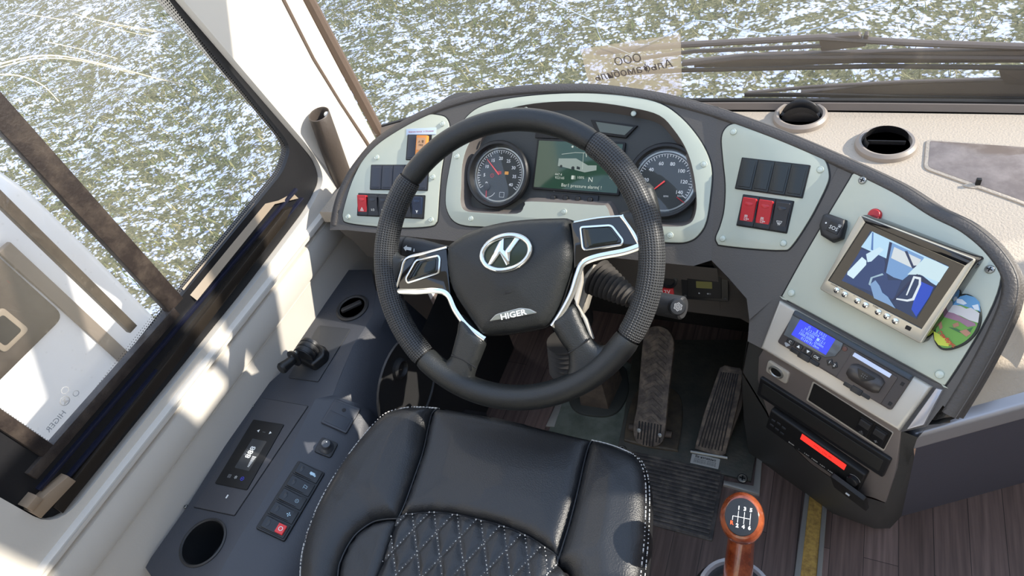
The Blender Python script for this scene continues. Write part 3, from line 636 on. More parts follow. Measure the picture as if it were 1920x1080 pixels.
for i, p in enumerate([(1038, 371), (1061, 372), (1084, 373), (1107, 375)]):
    qq = PC.at(p, dep+.003); mesh('round_button', MB().lathe(qq, [(.0052, 0), (.005, .004), (.004, .0055), (.0001, .006)], 20), black_m, IC)
    txt(PC.at((p[0]+1, p[1]-13), dep+.001), ['≡', '↑', '↓', '↵'][i], 0, 0, .006, white_m, IC, 'button_symbol')
q = Q(PC, [(1113, 229), (1190, 240), (1172, 254), (1130, 250)], dep+.003)
k = MB(); P_ = q.pts([(1108, 225), (1196, 236), (1174, 259), (1120, 252)], 0); k.slab(q, P_, -.003, .003, .001); o = mesh('small_display_frame', k, void_m, IC); k = MB(); k.flat(q, ccw(q.pts([(1118, 229), (1188, 239), (1172, 254), (1126, 248)])), .0034); mesh('small_display_window', k, mat('lamp_window', (92, 98, 88), .3), o)
q = Q(PC, [(1000, 245), (1110, 250), (1100, 262), (1010, 260)], dep+.003); k = MB(); k.box(q, 0, 0, q.W, q.H, 0, .004); mesh('sensor_bar', k, void_m, IC)
# ---- monitor panel, surround and centre stack
MP = thing('trim_panel', 'silver trim panel carrying the monitor on the right arm of the dashboard', 'trim panel', PM.hit((1640, 560)))
MPo = [(1613, 322), (1600, 327), (1592, 340), (1550, 410), (1505, 487), (1471, 549), (1468, 556), (1474, 562), (1490, 570), (1750, 712), (1768, 721), (1778, 714), (1825, 640), (1862, 570), (1877, 520), (1874, 482), (1862, 462), (1800, 420), (1700, 360), (1640, 328)]
o = plate(MP, PM, MPo and cat(MPo, 3))
for p, ph in [((1617, 338), 1), ((1856, 505), 1), ((1484, 549), 0), ((1762, 702), 0)]: screw(o, PM, p, .0056, bool(ph))
# stack front plane
e0 = PM.hit((1431, 655)); e1_ = PM.hit((1690, 810)); ue = (e1_-e0).normalized()
upv = V((0, 0, 1)); nv = ue.cross((upv - ue*upv.dot(ue)).normalized()); nv = (nv*.985+V((0, 0, .16))).normalized()
PV = Pl((e0+e1_)/2, nv, ue)
CS = thing('centre_stack', 'dark centre stack with champagne surround below the monitor panel', 'centre console', PF.hit((1540, 960)))
mb = MB(); T4 = [(1468, 563), (1760, 722), (1740, 765), (1690, 808), (1431, 653), (1440, 620)]
mb.slab(PM, PM.pts([(1466, 564), (1750, 725), (1689, 807), (1431, 653)]), .0, .012, .005, seg=3); TS = mesh('tachograph_surround', mb, surround_m, CS)
mb = MB(); mb.slab(PM, PM.pts([(1756, 727), (1770, 730), (1734, 797), (1700, 806)]), .0, .006, .003); mesh('surround_edge', mb, trimsilver_m, CS)
Vo = [(1431, 655), (1690, 810), (1680, 880), (1659, 943), (1637, 934), (1600, 925), (1520, 870), (1448, 800), (1437, 770), (1420, 712), (1422, 670)]
def PVh(p, h=0): return PV.hit(p, h)
mb = MB(); mb.slab(PV, PV.pts(Vo), -.004, .0, .002); SF = mesh('stack_surround', mb, stack_m, CS)
# black lower body: front from radio bottom to the floor, plus the two flanks
top_p = [PVh(p, -.003) for p in [(1391, 700), (1437, 775), (1448, 800), (1520, 870), (1600, 925), (1659, 943)]]
flo = [PF.hit(p) for p in [(1404, 850), (1431, 868), (1465, 893), (1510, 925), (1560, 962), (1640, 991)]]
mid = [a*.55+b*.45 + PV.n*.006 for a, b in zip(top_p, flo)]
mb = MB(); mb.rows([top_p, mid, flo], True)
up_l = [PVh(p, -.003) for p in [(1402, 645), (1391, 700)]]
mb.flat(PV, PV.pts([(1402, 640), (1431, 655), (1422, 670), (1420, 712), (1437, 775), (1391, 700)]), -.003)
lf = [PM.hit((1405, 600)), PM.hit((1402, 640)), PVh((1391, 700), -.003), mid[0], flo[0]]
mb.rows([lf, [p+V((-.004, .30, 0)) for p in lf]])
# right flank blending to the door-side panel
N0 = Z(.575).hit((1727, 800)); N1 = Z(.575).hit((1925, 745)); G0 = PF.hit((1690, 968)); G1 = PF.hit((1930, 902))
ra = [PM.hit((1690, 808), .0), PVh((1680, 880), -.003), PVh((1659, 943), -.003), mid[-1], flo[-1]]
rb = [PM.hit((1738, 800)), N0+V((0, 0, -.05)), N0*.75+G0*.25, N0*.4+G0*.6, G0]
mb.rows([ra, [(a+b)/2+V((.004, -.012, 0)) for a, b in zip(ra, rb)], rb], False)
mb.rows([[PM.hit((1734, 797)), PM.hit((1762, 795)), PM.hit((1795, 783))], [N0+V((0, .004, .004)), N0+V((.012, .016, .006)), N0+V((.04, .05, .008))]])
mesh('stack_body', mb, mat('stack_dark', (58, 58, 56), .5, bump=(350, .2)), CS, ang=60)
SP = thing('step_surround', 'dark panel with satin silver trim strip at the far right beside the step', 'side panel', G0)
d_ = (N1-N0).normalized(); N2 = N1+d_*.5; G2 = G1+(G1-G0).normalized()*.5
mb = MB(); mb.rows([[N0+V((0, 0, -.004)), N1, N2], [N0*.5+G0*.5, N1*.5+G1*.5, N2*.5+G2*.5], [G0, G1, G2]], True); mesh('panel_skin', mb, mat('panel_slate', (76, 76, 88), .45, bump=(300, .2)), SP)
pn = Pl(N0, d_.cross(V((0, 0, 1))), d_); L_ = (N2-N0).length
mb = MB(); mb.slab(pn, rr(L_+.02, .042, .010, L_/2-.01, -.010), -.012, .016, .006, seg=3); mesh('trim_strip', mb, trimsilver_m, SP)
mb = MB(); t0 = [Z(TZ).hit(p) for p in [(1800, 785), (1850, 690), (1935, 585)]]
q0 = PM.hit((1785, 785)); mb.rows([[q0+V((0, 0, -.01)), N0+V((0, .0, .008)), N1+V((0, 0, .008)), N2+V((0, 0, .008))], [q0+V((.008, .06, .0)), V((.24, .68, TZ-.004)), V((.40, .82, TZ)), V((.8, 1.05, TZ))]], False); mesh('panel_shoulder', mb, top_m, SP, ang=70)
# tachograph
TP = Pl(PM.w(0, 0, .012), PM.n, PM.u)
TG = thing('tachograph', 'black tachograph with blue screen and printer slot set in the surround', 'tachograph', PM.hit((1590, 680)))
q = Q(TP, [(1491, 586), (1716, 706), (1669, 771), (1460, 640)], 0)
k = MB(); k.slab(q, rr(q.W, q.H, .004), -.001, .005, .002); mesh('unit_body', k, mat('tacho_body', (64, 58, 56), .4), TG)
k = MB(); k.slab(q, rr(q.W*1.0, .008, .001, 0, q.H/2-.002), 0, .0085, .002); mesh('top_edge', k, mat('tacho_top', (44, 52, 60), .35), TG)
k = MB(); P_ = q.pts([(1487, 589), (1583, 641), (1577, 656), (1566, 668), (1548, 670), (1470, 628)], .005); k.slab(q, P_, .003, .0072, .001); o = mesh('display_lens', k, mat('tacho_lens', (96, 100, 102), .12), TG)
s_ = Q(q, [(1500, 599), (1566, 635), (1549, 667), (1484, 627)], .0074); blue_e = emi('lcd_blue', (40, 60, 226), 1.0); lcdw = emi('lcd_text', (150, 190, 255), 1.0)
k = MB(); k.flat(s_, rr(s_.W, s_.H, .001)); SC2 = mesh('blue_screen', k, blue_e, o)
for i, (t_, dx) in enumerate([('⊙      $ 15:21', .03), ('19.12.2024 -Чт', 0), ('1⊙ 00:00h  ■12:1', .0), ('1000.000h  2h00m', .0), ('0124191.2km', .02)]):
    txt(s_, t_, dx*s_.W, s_.H*(.37-.185*i), .0058, lcdw, SC2, h=.0004, sx_=.92)
for p, t_ in [((1482, 641), 'C'), ((1498, 650), '▲'), ((1515, 660), '▼'), ((1531, 670), 'OK')]:
    b_ = Pl(q.hit(p, .005), q.n, q.u); k = MB(); k.slab(b_, rr(.0115, .0075, .002), -.001, .0016, .0006); o = mesh('menu_key', k, black_m, TG); txt(b_, t_, 0, 0, .0055, white_m, o, h=.0018)
for p, t_ in [((1556, 679), '1'), ((1565, 685), '2')]:
    b_ = Pl(q.hit(p, .005), q.n, q.u); k = MB(); k.slab(b_, fil([(-.005, 0), (0, -.006), (.005, 0), (0, .006)], .001), -.001, .0014, .0004); o = mesh('driver_key', k, black_m, TG); txt(b_, t_, 0, 0, .006, white_m, o, h=.0016)
for c4 in ([(1484, 652), (1536, 683), (1534, 687), (1481, 656)], [(1584, 716), (1632, 745), (1630, 749), (1581, 720)]):
    b_ = Q(q, c4, .0052); k = MB(); k.slab(b_, rr(b_.W, b_.H*1.6, .001), -.001, .002, .0008); k.slab(b_, rr(b_.W*.4, b_.H*2.4, .001), -.001, .003, .0008); mesh('card_slot', k, black_m, TG)
b_ = Q(q, [(1598, 659), (1683, 707), (1652, 759), (1568, 708)], .005); k = MB(); k.slab(b_, rr(b_.W, b_.H, .002), -.001, .0016, .0008); o = mesh('printer_drawer', k, mat('printer_drawer', (74, 66, 62), .35), TG)
k = MB(); L2 = b_.W*.36; rows2 = []
for i in range(9):
    x = -L2+2*L2*i/8; f = 1-.35*abs((i-4)/4)**6; rows2.append([b_.w(x, b_.H*.30*f*math.cos(math.pi*j/12)-.001, .0015+.011*f*math.sin(math.pi*j/12)) for j in range(13)])
k.rows(rows2, True); k.add(rows2[0], [tuple(range(13))[::-1]]); k.add(rows2[-1], [tuple(range(13))]); mesh('paper_roll_bulge', k, mat('bulge_grey', (60, 56, 54), .3), o)
k = MB(); tq = Pl(b_.w(-.0, b_.H*.05, .0128), b_.n, b_.u); k.slab(tq, fil([(-.013, .006), (.013, .006), (.006, -.004), (0, -.008), (-.006, -.004)], .002), -.001, .0006, .0003)
mesh('release_tab', k, black_m, o); shape(tq, [circ(.0005, x*.003, y*.003-.001, 8) for x in (-1, 0, 1) for y in (0, 1)], grey_m, o, 'grip_dots', .0009)
b_ = Q(q, [(1603, 661), (1673, 702), (1667, 708), (1598, 667)], .0072); k = MB(); k.slab(b_, rr(b_.W, b_.H, .0005), 0, .0006, .0001); mesh('paper_strip', k, mat('printer_paper', (215, 225, 245), .7), TG)
k = MB(); k.slab(Pl(q.hit((1584, 654), .005), q.n, q.u), circ(.0035, k=20), -.001, .001, .0004); mesh('key_lock', k, mat('lock_brown', (92, 58, 50), .4), TG)
k = MB(); b_ = Q(q, [(1480, 640), (1482, 646), (1473, 650), (1471, 645)], .0052); k.box(b_, 0, 0, .007, .007, 0, .001); mesh('white_mark', k, grey_m, TG)
for p in [(1692, 720), (1669, 757)]: k = MB(); k.box(Pl(q.hit(p, .005), q.n, q.u), 0, 0, .004, .005, 0, .0006, .0003, .0001); mesh('square_hole', k, void_m, TG)
# ring socket, pocket, drawer, radio
ST = thing('ring_socket', 'round chrome-ringed socket in an oval silver dish below the tachograph', 'socket', PV.hit((1460, 692)))
b_ = Q(PV, [(1442, 673), (1482, 698), (1477, 720), (1437, 695)], .0); k = MB(); k.slab(b_, rr(b_.W, b_.H, .006), 0, .0035, .002); o = mesh('dish', k, surround_m, ST)
mesh('ring', MB().lathe(Pl(b_.w(-.001, .001, .0035), b_.n, b_.u), [(.0125, 0), (.0125, .0025), (.0105, .003), (.009, .0015)], 28, ry=.8, cap=False), steel_m, ST); mesh('socket_hole', MB().slab(Pl(b_.w(-.001, .001, .0035), b_.n, b_.u), circ(.0095, k=24, ry=.0076), 0, .0012, .0), void_m, ST)
PK = thing('key_pocket', 'black recessed pocket with two blank keys below the tachograph', 'storage pocket', PV.hit((1590, 780)))
b_ = Q(PV, [(1528, 718), (1672, 811), (1657, 842), (1513, 749)], .0); k = MB(); k.slab(b_, rr(b_.W+.004, b_.H+.004, .003), 0, .0018, .001); o = mesh('pocket_rim', k, surround_m, PK)
k = MB(); k.slab(b_, rr(b_.W, b_.H-.001, .002, .001, .002), .001, .0022, .0); mesh('pocket_face', k, void_m, PK)
for x in (.22, .40):
    k = MB(); k.slab(b_, rr(b_.W*.15, b_.H*.78, .001, b_.W*x, .001), .002, .0042, .001); o = mesh('blank_key', k, black_m, PK)
    k = MB(); k.slab(b_, rr(b_.W*.13, b_.H*.3, .001, b_.W*x, b_.H*.2), .0042, .0062, .001); mesh('key_ridge', k, dark_m, o); txt(b_, ['⚠', '✢'][x > .3], b_.W*x, -b_.H*.25, .006, grey_m, o, 'key_symbol', h=.0045)
DR = thing('storage_tray', 'long narrow black tray above the radio in the centre stack', 'drawer', PV.hit((1540, 800)))
b_ = Q(PV, [(1427, 703), (1673, 858), (1659, 893), (1424, 738)], .0); k = MB(); k.slab(b_, rr(b_.W, b_.H, .003), 0, .006, .0025); o = mesh('tray_front', k, black_m, DR); k = MB(); k.slab(b_, rr(b_.W*.93, b_.H*.62, .002), .0058, .0064, .0003); mesh('inner_panel', k, mat('tray_inner', (34, 34, 33), .5), o)
RD = thing('car_radio', 'black car radio with red lit display in the centre stack', 'radio', PV.hit((1535, 840)))
b_ = Q(PV, [(1454, 762), (1631, 882), (1614, 917), (1442, 793)], .0); k = MB(); k.slab(b_, rr(b_.W, b_.H, .003), 0, .012, .003, seg=3); RB = mesh('radio_body', k, void_m, RD)
rq = Pl(b_.w(0, 0, .0122), b_.n, b_.u)
r4 = Q(rq, [(1504, 813), (1587, 872), (1583, 881), (1501, 823)], 0); k = MB(); k.slab(r4, rr(r4.W, r4.H, .0005), 0, .0006, .0); o = mesh('red_display', k, emi('radio_red', (250, 52, 44), 1.3), RD)
txt(r4, 'FM1  106.40', 0, 0, .006, mat('red_dark', (150, 20, 20), .5), o, h=.0008)
for i, t_ in enumerate(['BAND', '1', '2 INT', '3 RDM', '4 RPT', '5 DIR']): txt(rq, t_, b_.W*(-.20+.085*i), -b_.H*.36, .0036, white_m, RB, h=.0003)
txt(rq, 'USB/BT', -b_.W*.02, b_.H*.30, .003, grey_m, RB, h=.0003); txt(rq, 'MAX 45Wx4', b_.W*.20, b_.H*.30, .003, grey_m, RB, h=.0003)
for x, y in [(-.44, .1), (-.38, .14), (-.32, .1), (-.44, -.16), (-.38, -.18), (-.32, -.2)]: k = MB(); k.slab(rq, rr(.007, .004, .001, x*b_.W, y*b_.H), -.001, .001, .0004); mesh('radio_key', k, dark_m, RD)
mesh('volume_knob', MB().lathe(Pl(rq.w(b_.W*.43, 0, 0), rq.n, rq.u), [(.0085, 0), (.008, .006), (.006, .007), (.0001, .007)], 24), black_m, RD)
shape(rq, ring(.0095, .0103, b_.W*.43, 0, 20, 140)+ring(.0095, .0103, b_.W*.43, 0, 200, 290), grey_m, RD, 'knob_marks', .0003)
# pull recess in the black body
lp = Pl(mid[3], (mid[4]-mid[2]).cross(top_p[3]-mid[3]), (mid[4]-mid[2])); 
if lp.n.dot(CAM-lp.o) < 0: lp = Pl(lp.o, -lp.n, lp.u)
b_ = Q(lp, [(1563, 896), (1627, 943), (1619, 954), (1558, 908)], .004); k = MB(); k.slab(b_, rr(b_.W, b_.H, .004), -.006, .001, .0006); o = mesh('pull_recess', k, void_m, CS); k = MB(); k.slab(b_, rr(.007, .004, .001), .001, .004, .001); mesh('latch', k, steel_m, o)
# ---- monitor
MN = Pl(PM.hit((1632, 590), .022), (-.44, -.70, .56), yaw(-31))
MO = thing('monitor', 'silver framed camera monitor showing the bus doorway, bolted on the trim panel', 'monitor', PM.hit((1680, 520)))
Fq = Q(MN, [(1618, 410), (1824, 487), (1728, 643), (1538, 542)], 0); FO = fil(Fq.pts([(1613, 403), (1829, 486), (1727, 645), (1537, 542)]), .004)
k = MB(); k.slab(Fq, inset(FO, -.0008), -.034, -.004, .003, bot=True)
ft = .5; k2 = [Fq.w(x*Fq.W*.25, -Fq.H*.2, -.03) for x in (-1, 1)]
MBd = mesh('housing', k, gloss_m, MO)
k = MB(); k.slab(Fq, rr(Fq.W*.4, Fq.H*.35, .004, 0, -Fq.H*.12), -.075, -.03, .002); mesh('mount_foot', k, black_m, MO)
inn_ = ccw(Fq.pts([(1623, 417), (1810, 498), (1729, 617), (1553, 526)], 0))
k = MB(); k.slab(Fq, FO, -.005, .002, .0015, [inn_], seg=3); mesh('bezel', k, mat('bezel_silver', (190, 186, 172), .25, .5), MO)
k = MB(); k.slab(Fq, Fq.pts([(1615, 405), (1826, 486), (1810, 498), (1623, 418)], .002), .0016, .0032, .001); mesh('gloss_top_band', k, gloss_m, MO)
k = MB(); k.slab(Fq, inn_, -.005, -.0006, 0); BZ = mesh('inner_bezel', k, gloss_m, MO)
sq = Q(MN, [(1636, 433), (1779, 501), (1718, 596), (1578, 527)], -.0002); sq.o = sq.o
W_, H_2 = sq.W, sq.H
def E2(x, y): return sq.uv((1520+x/3.856, 380+y/3.856))
scol = lambda n, c, s=.85: emi('screen_'+n, c, s)
k = MB(); k.flat(sq, rr(W_, H_2, .0005), .0); o = mesh('picture', k, scol('navy', (26, 52, 92)), MO)
lay = [0]
def pic(name, c, P, s=.85):
    lay[0] += 1; shape(sq, [[E2(*p) for p in P]], scol(name, c, s), o, 'picture_'+name, .0001+.00006*lay[0])
pic('sky_wall', (176, 214, 240), [(445, 208), (770, 360), (1000, 465), (905, 605), (800, 520), (700, 480), (540, 400), (365, 320)])
pic('door_post', (80, 120, 180), [(445, 215), (455, 215), (452, 345), (436, 340)])
pic('blue_floor', (34, 62, 112), [(365, 335), (530, 395), (560, 560), (660, 560), (600, 700), (225, 565)])
pic('door', (112, 154, 204), [(580, 285), (820, 395), (800, 450), (665, 560), (600, 540), (535, 500)])
pic('door_edge', (24, 44, 84), [(570, 282), (590, 290), (545, 510), (530, 500)])
pic('door_window', (204, 214, 220), [(605, 320), (800, 412), (762, 485), (582, 400)])
pic('mirror_arm', (30, 50, 90), [(680, 350), (700, 350), (745, 455), (820, 450), (815, 470), (735, 475)])
pic('seat_front', (206, 232, 244), [(372, 392), (405, 420), (402, 450), (310, 550), (265, 520), (268, 500)])
pic('seat_back', (196, 224, 240), [(402, 372), (500, 320), (530, 340), (440, 425), (412, 430)])
pic('white_wall', (196, 222, 232), [(825, 400), (905, 420), (995, 470), (930, 575), (790, 520), (700, 520)])
pic('rail_dark', (22, 40, 80), [(690, 590), (770, 515), (910, 600), (880, 640), (760, 545), (600, 712), (590, 705)])
pic('step_edge', (150, 180, 200), [(520, 510), (530, 522), (450, 545), (432, 600), (420, 590), (435, 540)])
pic('cloth', (120, 156, 200), [(432, 590), (470, 560), (500, 600), (520, 650), (560, 680), (615, 765), (560, 735), (460, 690)])
pic('blue_seat', (20, 70, 190), [(800, 570), (890, 610), (860, 680), (765, 825), (730, 770), (745, 715)])
pic('handrail', (214, 226, 236), [(745, 530), (800, 540), (800, 590), (750, 705), (700, 715), (620, 700), (622, 690), (700, 700), (735, 690), (782, 590), (785, 555), (755, 548), (700, 670), (690, 668)])
for i, (p, t_) in enumerate(zip([(1569, 544), (1584, 552), (1608, 564), (1623, 572), (1647, 585), (1663, 593), (1679, 602)], ['POWER', 'AV', '∧', '∨', 'FUNC', '−', '+'])):
    bb = Pl(Fq.hit(p, .002), Fq.n, Fq.u); mesh('monitor_button', MB().lathe(bb, [(.0042, -.0005), (.004, .0018), (.003, .0026), (.0001, .003)], 18), chrome_m, MO); txt(bb, t_, -.007 if len(t_) < 4 else -.006, .0045, .0030, void_m, MBd, h=.0003)
k = MB(); k.box(Pl(Fq.hit((1703, 615), .002), Fq.n, Fq.u), 0, 0, .007, .0055, 0, .0005, .001, .0001); mesh('infrared_window', k, void_m, MO)
RB_ = thing('push_button', 'small red push button behind the top edge of the monitor', 'button', PM.hit((1642, 404)))
mesh('button_cap', MB().lathe(PM.at((1642, 404)), [(.009, 0), (.009, .006), (.007, .009), (.0001, .0095)], 20), red_m, RB_)
# SOS unit
SO = thing('sos_unit', 'small black SOS call unit at the left edge of the monitor', 'emergency call unit', PM.hit((1565, 430)))
k = MB(); so = PM.pts([(1548, 405), (1556, 402), (1590, 414), (1590, 426), (1584, 449), (1565, 456), (1544, 443), (1541, 425)]); k.slab(PM, so, 0, .016, .006, seg=3); mesh('unit_case', k, dark_m, SO)
sp_ = Pl(PM.hit((1564, 427), .016), PM.n, PM.u); k = MB(); k.slab(sp_, rr(.017, .015, .001), -.001, .0012, .0005); o = mesh('call_button', k, black_m, SO); txt(sp_, 'SOS', 0, -.001, .0075, white_m, o, h=.0014, rot=0); txt(sp_, '☎', .0062, .0052, .0042, white_m, o, h=.0014)
shape(Pl(PM.hit((1549, 418), .0155), PM.n, PM.u), [circ(.0013, k=10)], white_m, SO, 'indicator_dot', .0008)
# oval magnet
OM = thing('oval_magnet', 'oval painted souvenir with snowy mountains leaning by the monitor', 'souvenir magnet', PM.hit((1799, 602)))
ov = cat([(1803, 552), (1825, 556), (1838, 575), (1841, 600), (1832, 625), (1812, 645), (1785, 656), (1765, 655), (1753, 640), (1751, 620), (1756, 595), (1771, 575)], 4)
OP = PM.up(.004); k = MB(); ovp = ccw(OP.pts(ov)); k.slab(OP, ovp, -.006, .004, .0015); o = mesh('magnet_rim', k, mat('magnet_edge', (44, 48, 42), .7, bump=(200, .8)), OM)
def art(name, c, P, z_): 
    q_ = [(1520+x/3.856, 380+y/3.856) for x, y in P]; shape(OP, [OP.pts(q_)], mat('paint_'+name, c, .35), o, 'painted_'+name, .004+z_*.00012)
k = MB(); k.slab(OP, inset(ovp, .003), .003, .0041, 0); mesh('painted_green', k, mat('paint_green', (104, 158, 62), .35), o)
art('sky', (92, 150, 196), [(1085, 680), (1130, 668), (1190, 685), (1225, 720), (1232, 790), (1180, 770), (1090, 740), (1010, 745)], 2)
art('cloud', (214, 222, 228), [(1060, 695), (1100, 700), (1135, 730), (1110, 740), (1060, 725)], 3); art('cloud', (214, 222, 228), [(1170, 745), (1215, 735), (1225, 780), (1190, 775)], 3)
art('snow', (206, 204, 202), [(1000, 755), (1045, 740), (1090, 748), (1130, 768), (1165, 760), (1225, 800), (1215, 870), (1150, 850), (1090, 820), (980, 785)], 4)
art('mauve_rock', (152, 112, 132), [(975, 785), (1040, 800), (1110, 835), (1190, 870), (1200, 890), (1140, 900), (1080, 860), (1010, 840), (960, 825)], 5)
art('brown_rock', (170, 120, 92), [(925, 870), (950, 855), (960, 905), (940, 920)], 6); art('brown_rock', (170, 120, 92), [(1030, 880), (1070, 865), (1080, 890), (1040, 905)], 6)
art('brown_rock', (176, 126, 100), [(1080, 930), (1130, 915), (1165, 945), (1130, 970)], 6); art('dark_green', (52, 106, 54), [(1000, 900), (1060, 910), (1100, 930), (1180, 900), (1150, 950), (1080, 940)], 5)
art('lime', (200, 210, 66), [(895, 930), (950, 960), (1020, 1010), (1000, 1040), (930, 1030), (900, 990)], 5)
txt(Pl(OP.hit((1775, 636), .0052), OP.n, OP.u), 'Эльбрус', 0, 0, .0062, mat('souvenir_red', (206, 44, 48), .4), o, rot=-18, h=.0008, bold=.0002)
# ---- hour meter, 12 V socket
CP = Pl(V((-.2, LF.o.y+.016, .60)), (0, -.955, .29), (1, 0, 0))
HM = thing('hour_meter', 'black rectangular meter with small display under the right dash', 'meter', CP.hit((1322, 530)))
q = Q(CP, [(1277, 497), (1365, 501), (1367, 565), (1279, 559)], 0); k = MB(); k.slab(q, rr(q.W, q.H, .002), -.004, .003, .0012); o = mesh('meter_plate', k, black_m, HM)
for x in (-1, 1):
    for y in (-1, 1): k = MB(); k.lathe(Pl(q.w(x*q.W*.43, y*q.H*.40, .003), q.n, q.u), [(.0028, -.001), (.0028, .0006), (.0001, .0012)], 12); mesh('corner_screw', k, dark_m, HM)
k = MB(); k.slab(q, rr(q.W*.72, q.H*.78, .001), .002, .006, .001); o2 = mesh('meter_body', k, void_m, HM)
k = MB(); k.flat(q, rr(q.W*.34, q.H*.2, .001, 0, 0), .0063); mesh('meter_display', k, mat('lcd_olive', (112, 108, 60), .3), o2); txt(q, 'VIDU', -q.W*.2, q.H*.24, .0055, grey_m, o2, h=.0063, bold=.0002); txt(q, '●          ●⊟', 0, -q.H*.26, .004, grey_m, o2, h=.0063)
SK = thing('power_socket', 'round power socket half hidden behind the wheel with red 12V label', 'power socket', CP.hit((1250, 530)))
sq_ = CP.at((1254, 524)); mesh('socket_ring', MB().lathe(sq_, [(.016, -.004), (.016, .004), (.012, .006), (.010, .002)], 24, cap=False), black_m, SK); mesh('socket_core', MB().slab(sq_, circ(.0105, k=20), -.002, .002, 0), void_m, SK)
q = Q(CP, [(1236, 540), (1263, 541), (1263, 553), (1236, 553)], .0005); k = MB(); k.box(q, 0, 0, q.W, q.H, -.003, .001); o = mesh('red_label', k, red_m, SK, 'red 12V label'); txt(q, '12V', -.001, 0, .0105, white_m, o, h=.0012)
# ---- vents, lid on the shelf
def vent(p, z, label, open_dir, z2=0):
    q = Z(TZ).at(p, z2); q = Pl(q.o, (0, 0, 1), (1, 0, 0)); v_ = thing('air_vent', label, 'air vent', q.o, 'round demister vents on the shelf')
    mesh('vent_ring', MB().lathe(q, [(.050, -.002), (.049, .008), (.044, .013), (.040, .012), (.038, .004)], 40), mat('vent_ring', (150, 140, 130), .45), v_)
    mesh('vent_throat', MB().slab(q, circ(.0385, k=32), -.001, .004, 0), void_m, v_)
    return q, v_
q, v_ = vent((1500, 222), 0, 'round demister vent with raised black nozzle nearest the windscreen', 0)
for s_ in (-1, 1):
    k = MB(); R = []
    for i in range(9):
        a = math.radians(-75+150*i/8); R.append([q.w(.034*math.sin(a), s_*.010-.004+.012*math.cos(a)*s_*.3, .003), q.w(.034*math.sin(a), s_*.010-.004, .004+.030*math.cos(a))])
    k.rows([list(x) for x in zip(*R)]); mesh('vent_flap', k, rubber_m, v_, ang=60)
k = MB(); k.sphere(q.w(0, .006, .006), .034, 20, (1, .22, .95)); k.sphere(q.w(.002, -.012, .004), .034, 20, (1, .16, .72)); mesh('vent_nozzle', k, rubber_m, v_)
k = MB(); R = [[q.w(.036*math.cos(a), .036*math.sin(a)*.5*t, .004+.026*math.sin(a)*(1 if t else .2)) for a in np.linspace(0, math.pi, 12)] for t in (0, 1)]; k.rows(R); mesh('nozzle_hood', k, rubber_m, v_)
q, v_ = vent((1660, 274), 0, 'round demister vent with open black throat beside the document lid', 1)
k = MB(); R = [[q.w((.037-.003*t)*math.cos(a), (.037-.003*t)*math.sin(a), .004+t*.016) for a in np.linspace(.3, math.pi+.6, 20)] for t in (0, 1)]; k.rows(R); mesh('vent_barrel', k, rubber_m, v_)
k = MB(); k.box(q, 0, 0, .060, .002, .002, .012); mesh('vent_blade', k, rubber_m, v_)
LD = thing('document_tray', 'glossy brown-grey document tray lid set in the beige shelf', 'tray lid', Z(TZ).hit((1840, 310)))
lo_ = fil([Z(TZ).uv(p) for p in [(1736, 262), (1925, 275), (1990, 282), (1990, 420), (1915, 384), (1731, 318)]], .012); k = MB(); k.slab(Z(TZ), lo_, -.002, .003, .002); o = mesh('lid_rim', k, top_m, LD)
k = MB(); k.slab(Z(TZ), inset(ccw(lo_), .006), .002, .0036, .001); mesh('lid_plate', k, mat('lid_gloss', (118, 106, 98), .12, var=(140, 128, 120), vscale=25), LD)
LK = thing('shelf_pin', 'small black pin standing on the sunlit shelf', 'pin', Z(TZ).hit((1830, 348))); k = MB(); k.box(Pl(Z(TZ).hit((1832, 348)), (0, 0, 1), (1, 0, 0)), 0, 0, .007, .006, 0, .014); mesh('pin_post', k, void_m, LK); k = MB(); k.slab(Pl(Z(TZ).hit((1830, 350)), (0, 0, 1), (1, 0, 0)), circ(.018, k=20, ry=.006), 0, .002, .001); mesh('pin_base', k, top_m, LK)
q = Pl(Z(TZ).hit((825, 196), .0), (0, 0, 1), (1, 0, 0)); q = Pl((PC.hit((826, 186)) + V((0, .05, -.035))), (0, 0, 1), (1, 0, 0))
v_ = thing('air_vent', 'round demister vent peeking over the hood near the left pillar', 'air vent', q.o, 'round demister vents on the shelf'); mesh('vent_ring', MB().lathe(q, [(.046, -.15), (.045, -.02), (.040, -.006), (.030, 0), (.001, .002)], 32), rubber_m, v_)
# ================================================================== STEERING WHEEL
ty, tt = math.radians(10), math.radians(44)
WN = V((math.sin(ty)*math.sin(tt), -math.cos(ty)*math.sin(tt), math.cos(tt)))
PW = Pl((-.3983, .5955, .8047), WN, PC.u)
_l, _r = PW.hit((939, 594)), PW.hit((988, 583)); PW = Pl(PW.o, WN, _r-_l)
SW = thing('steering_wheel', 'black leather four-spoke steering wheel with chrome oval emblem', 'steering wheel', PW.o)
RC, RT = .2085, .0172
def ang(p):
    a, b = PW.uv(p); return math.degrees(math.atan2(b, a)) % 360
perf_m = mat('perforated_leather', (46, 47, 48), .42); t = perf_m.node_tree; b = t.nodes['Principled BSDF']
uvn = t.nodes.new('ShaderNodeUVMap'); uvn.uv_map = 'UV'; vo = t.nodes.new('ShaderNodeTexVoronoi'); vo.inputs['Scale'].default_value = 1; vo.inputs['Randomness'].default_value = 0; vo.voronoi_dimensions = '2D'
rp = t.nodes.new('ShaderNodeValToRGB'); rp.color_ramp.elements[0].position = .18; rp.color_ramp.elements[0].color = (0, 0, 0, 1); rp.color_ramp.elements[1].position = .42
bp = t.nodes.new('ShaderNodeBump'); bp.inputs['Strength'].default_value = .9; bp.inputs['Distance'].default_value = .0012
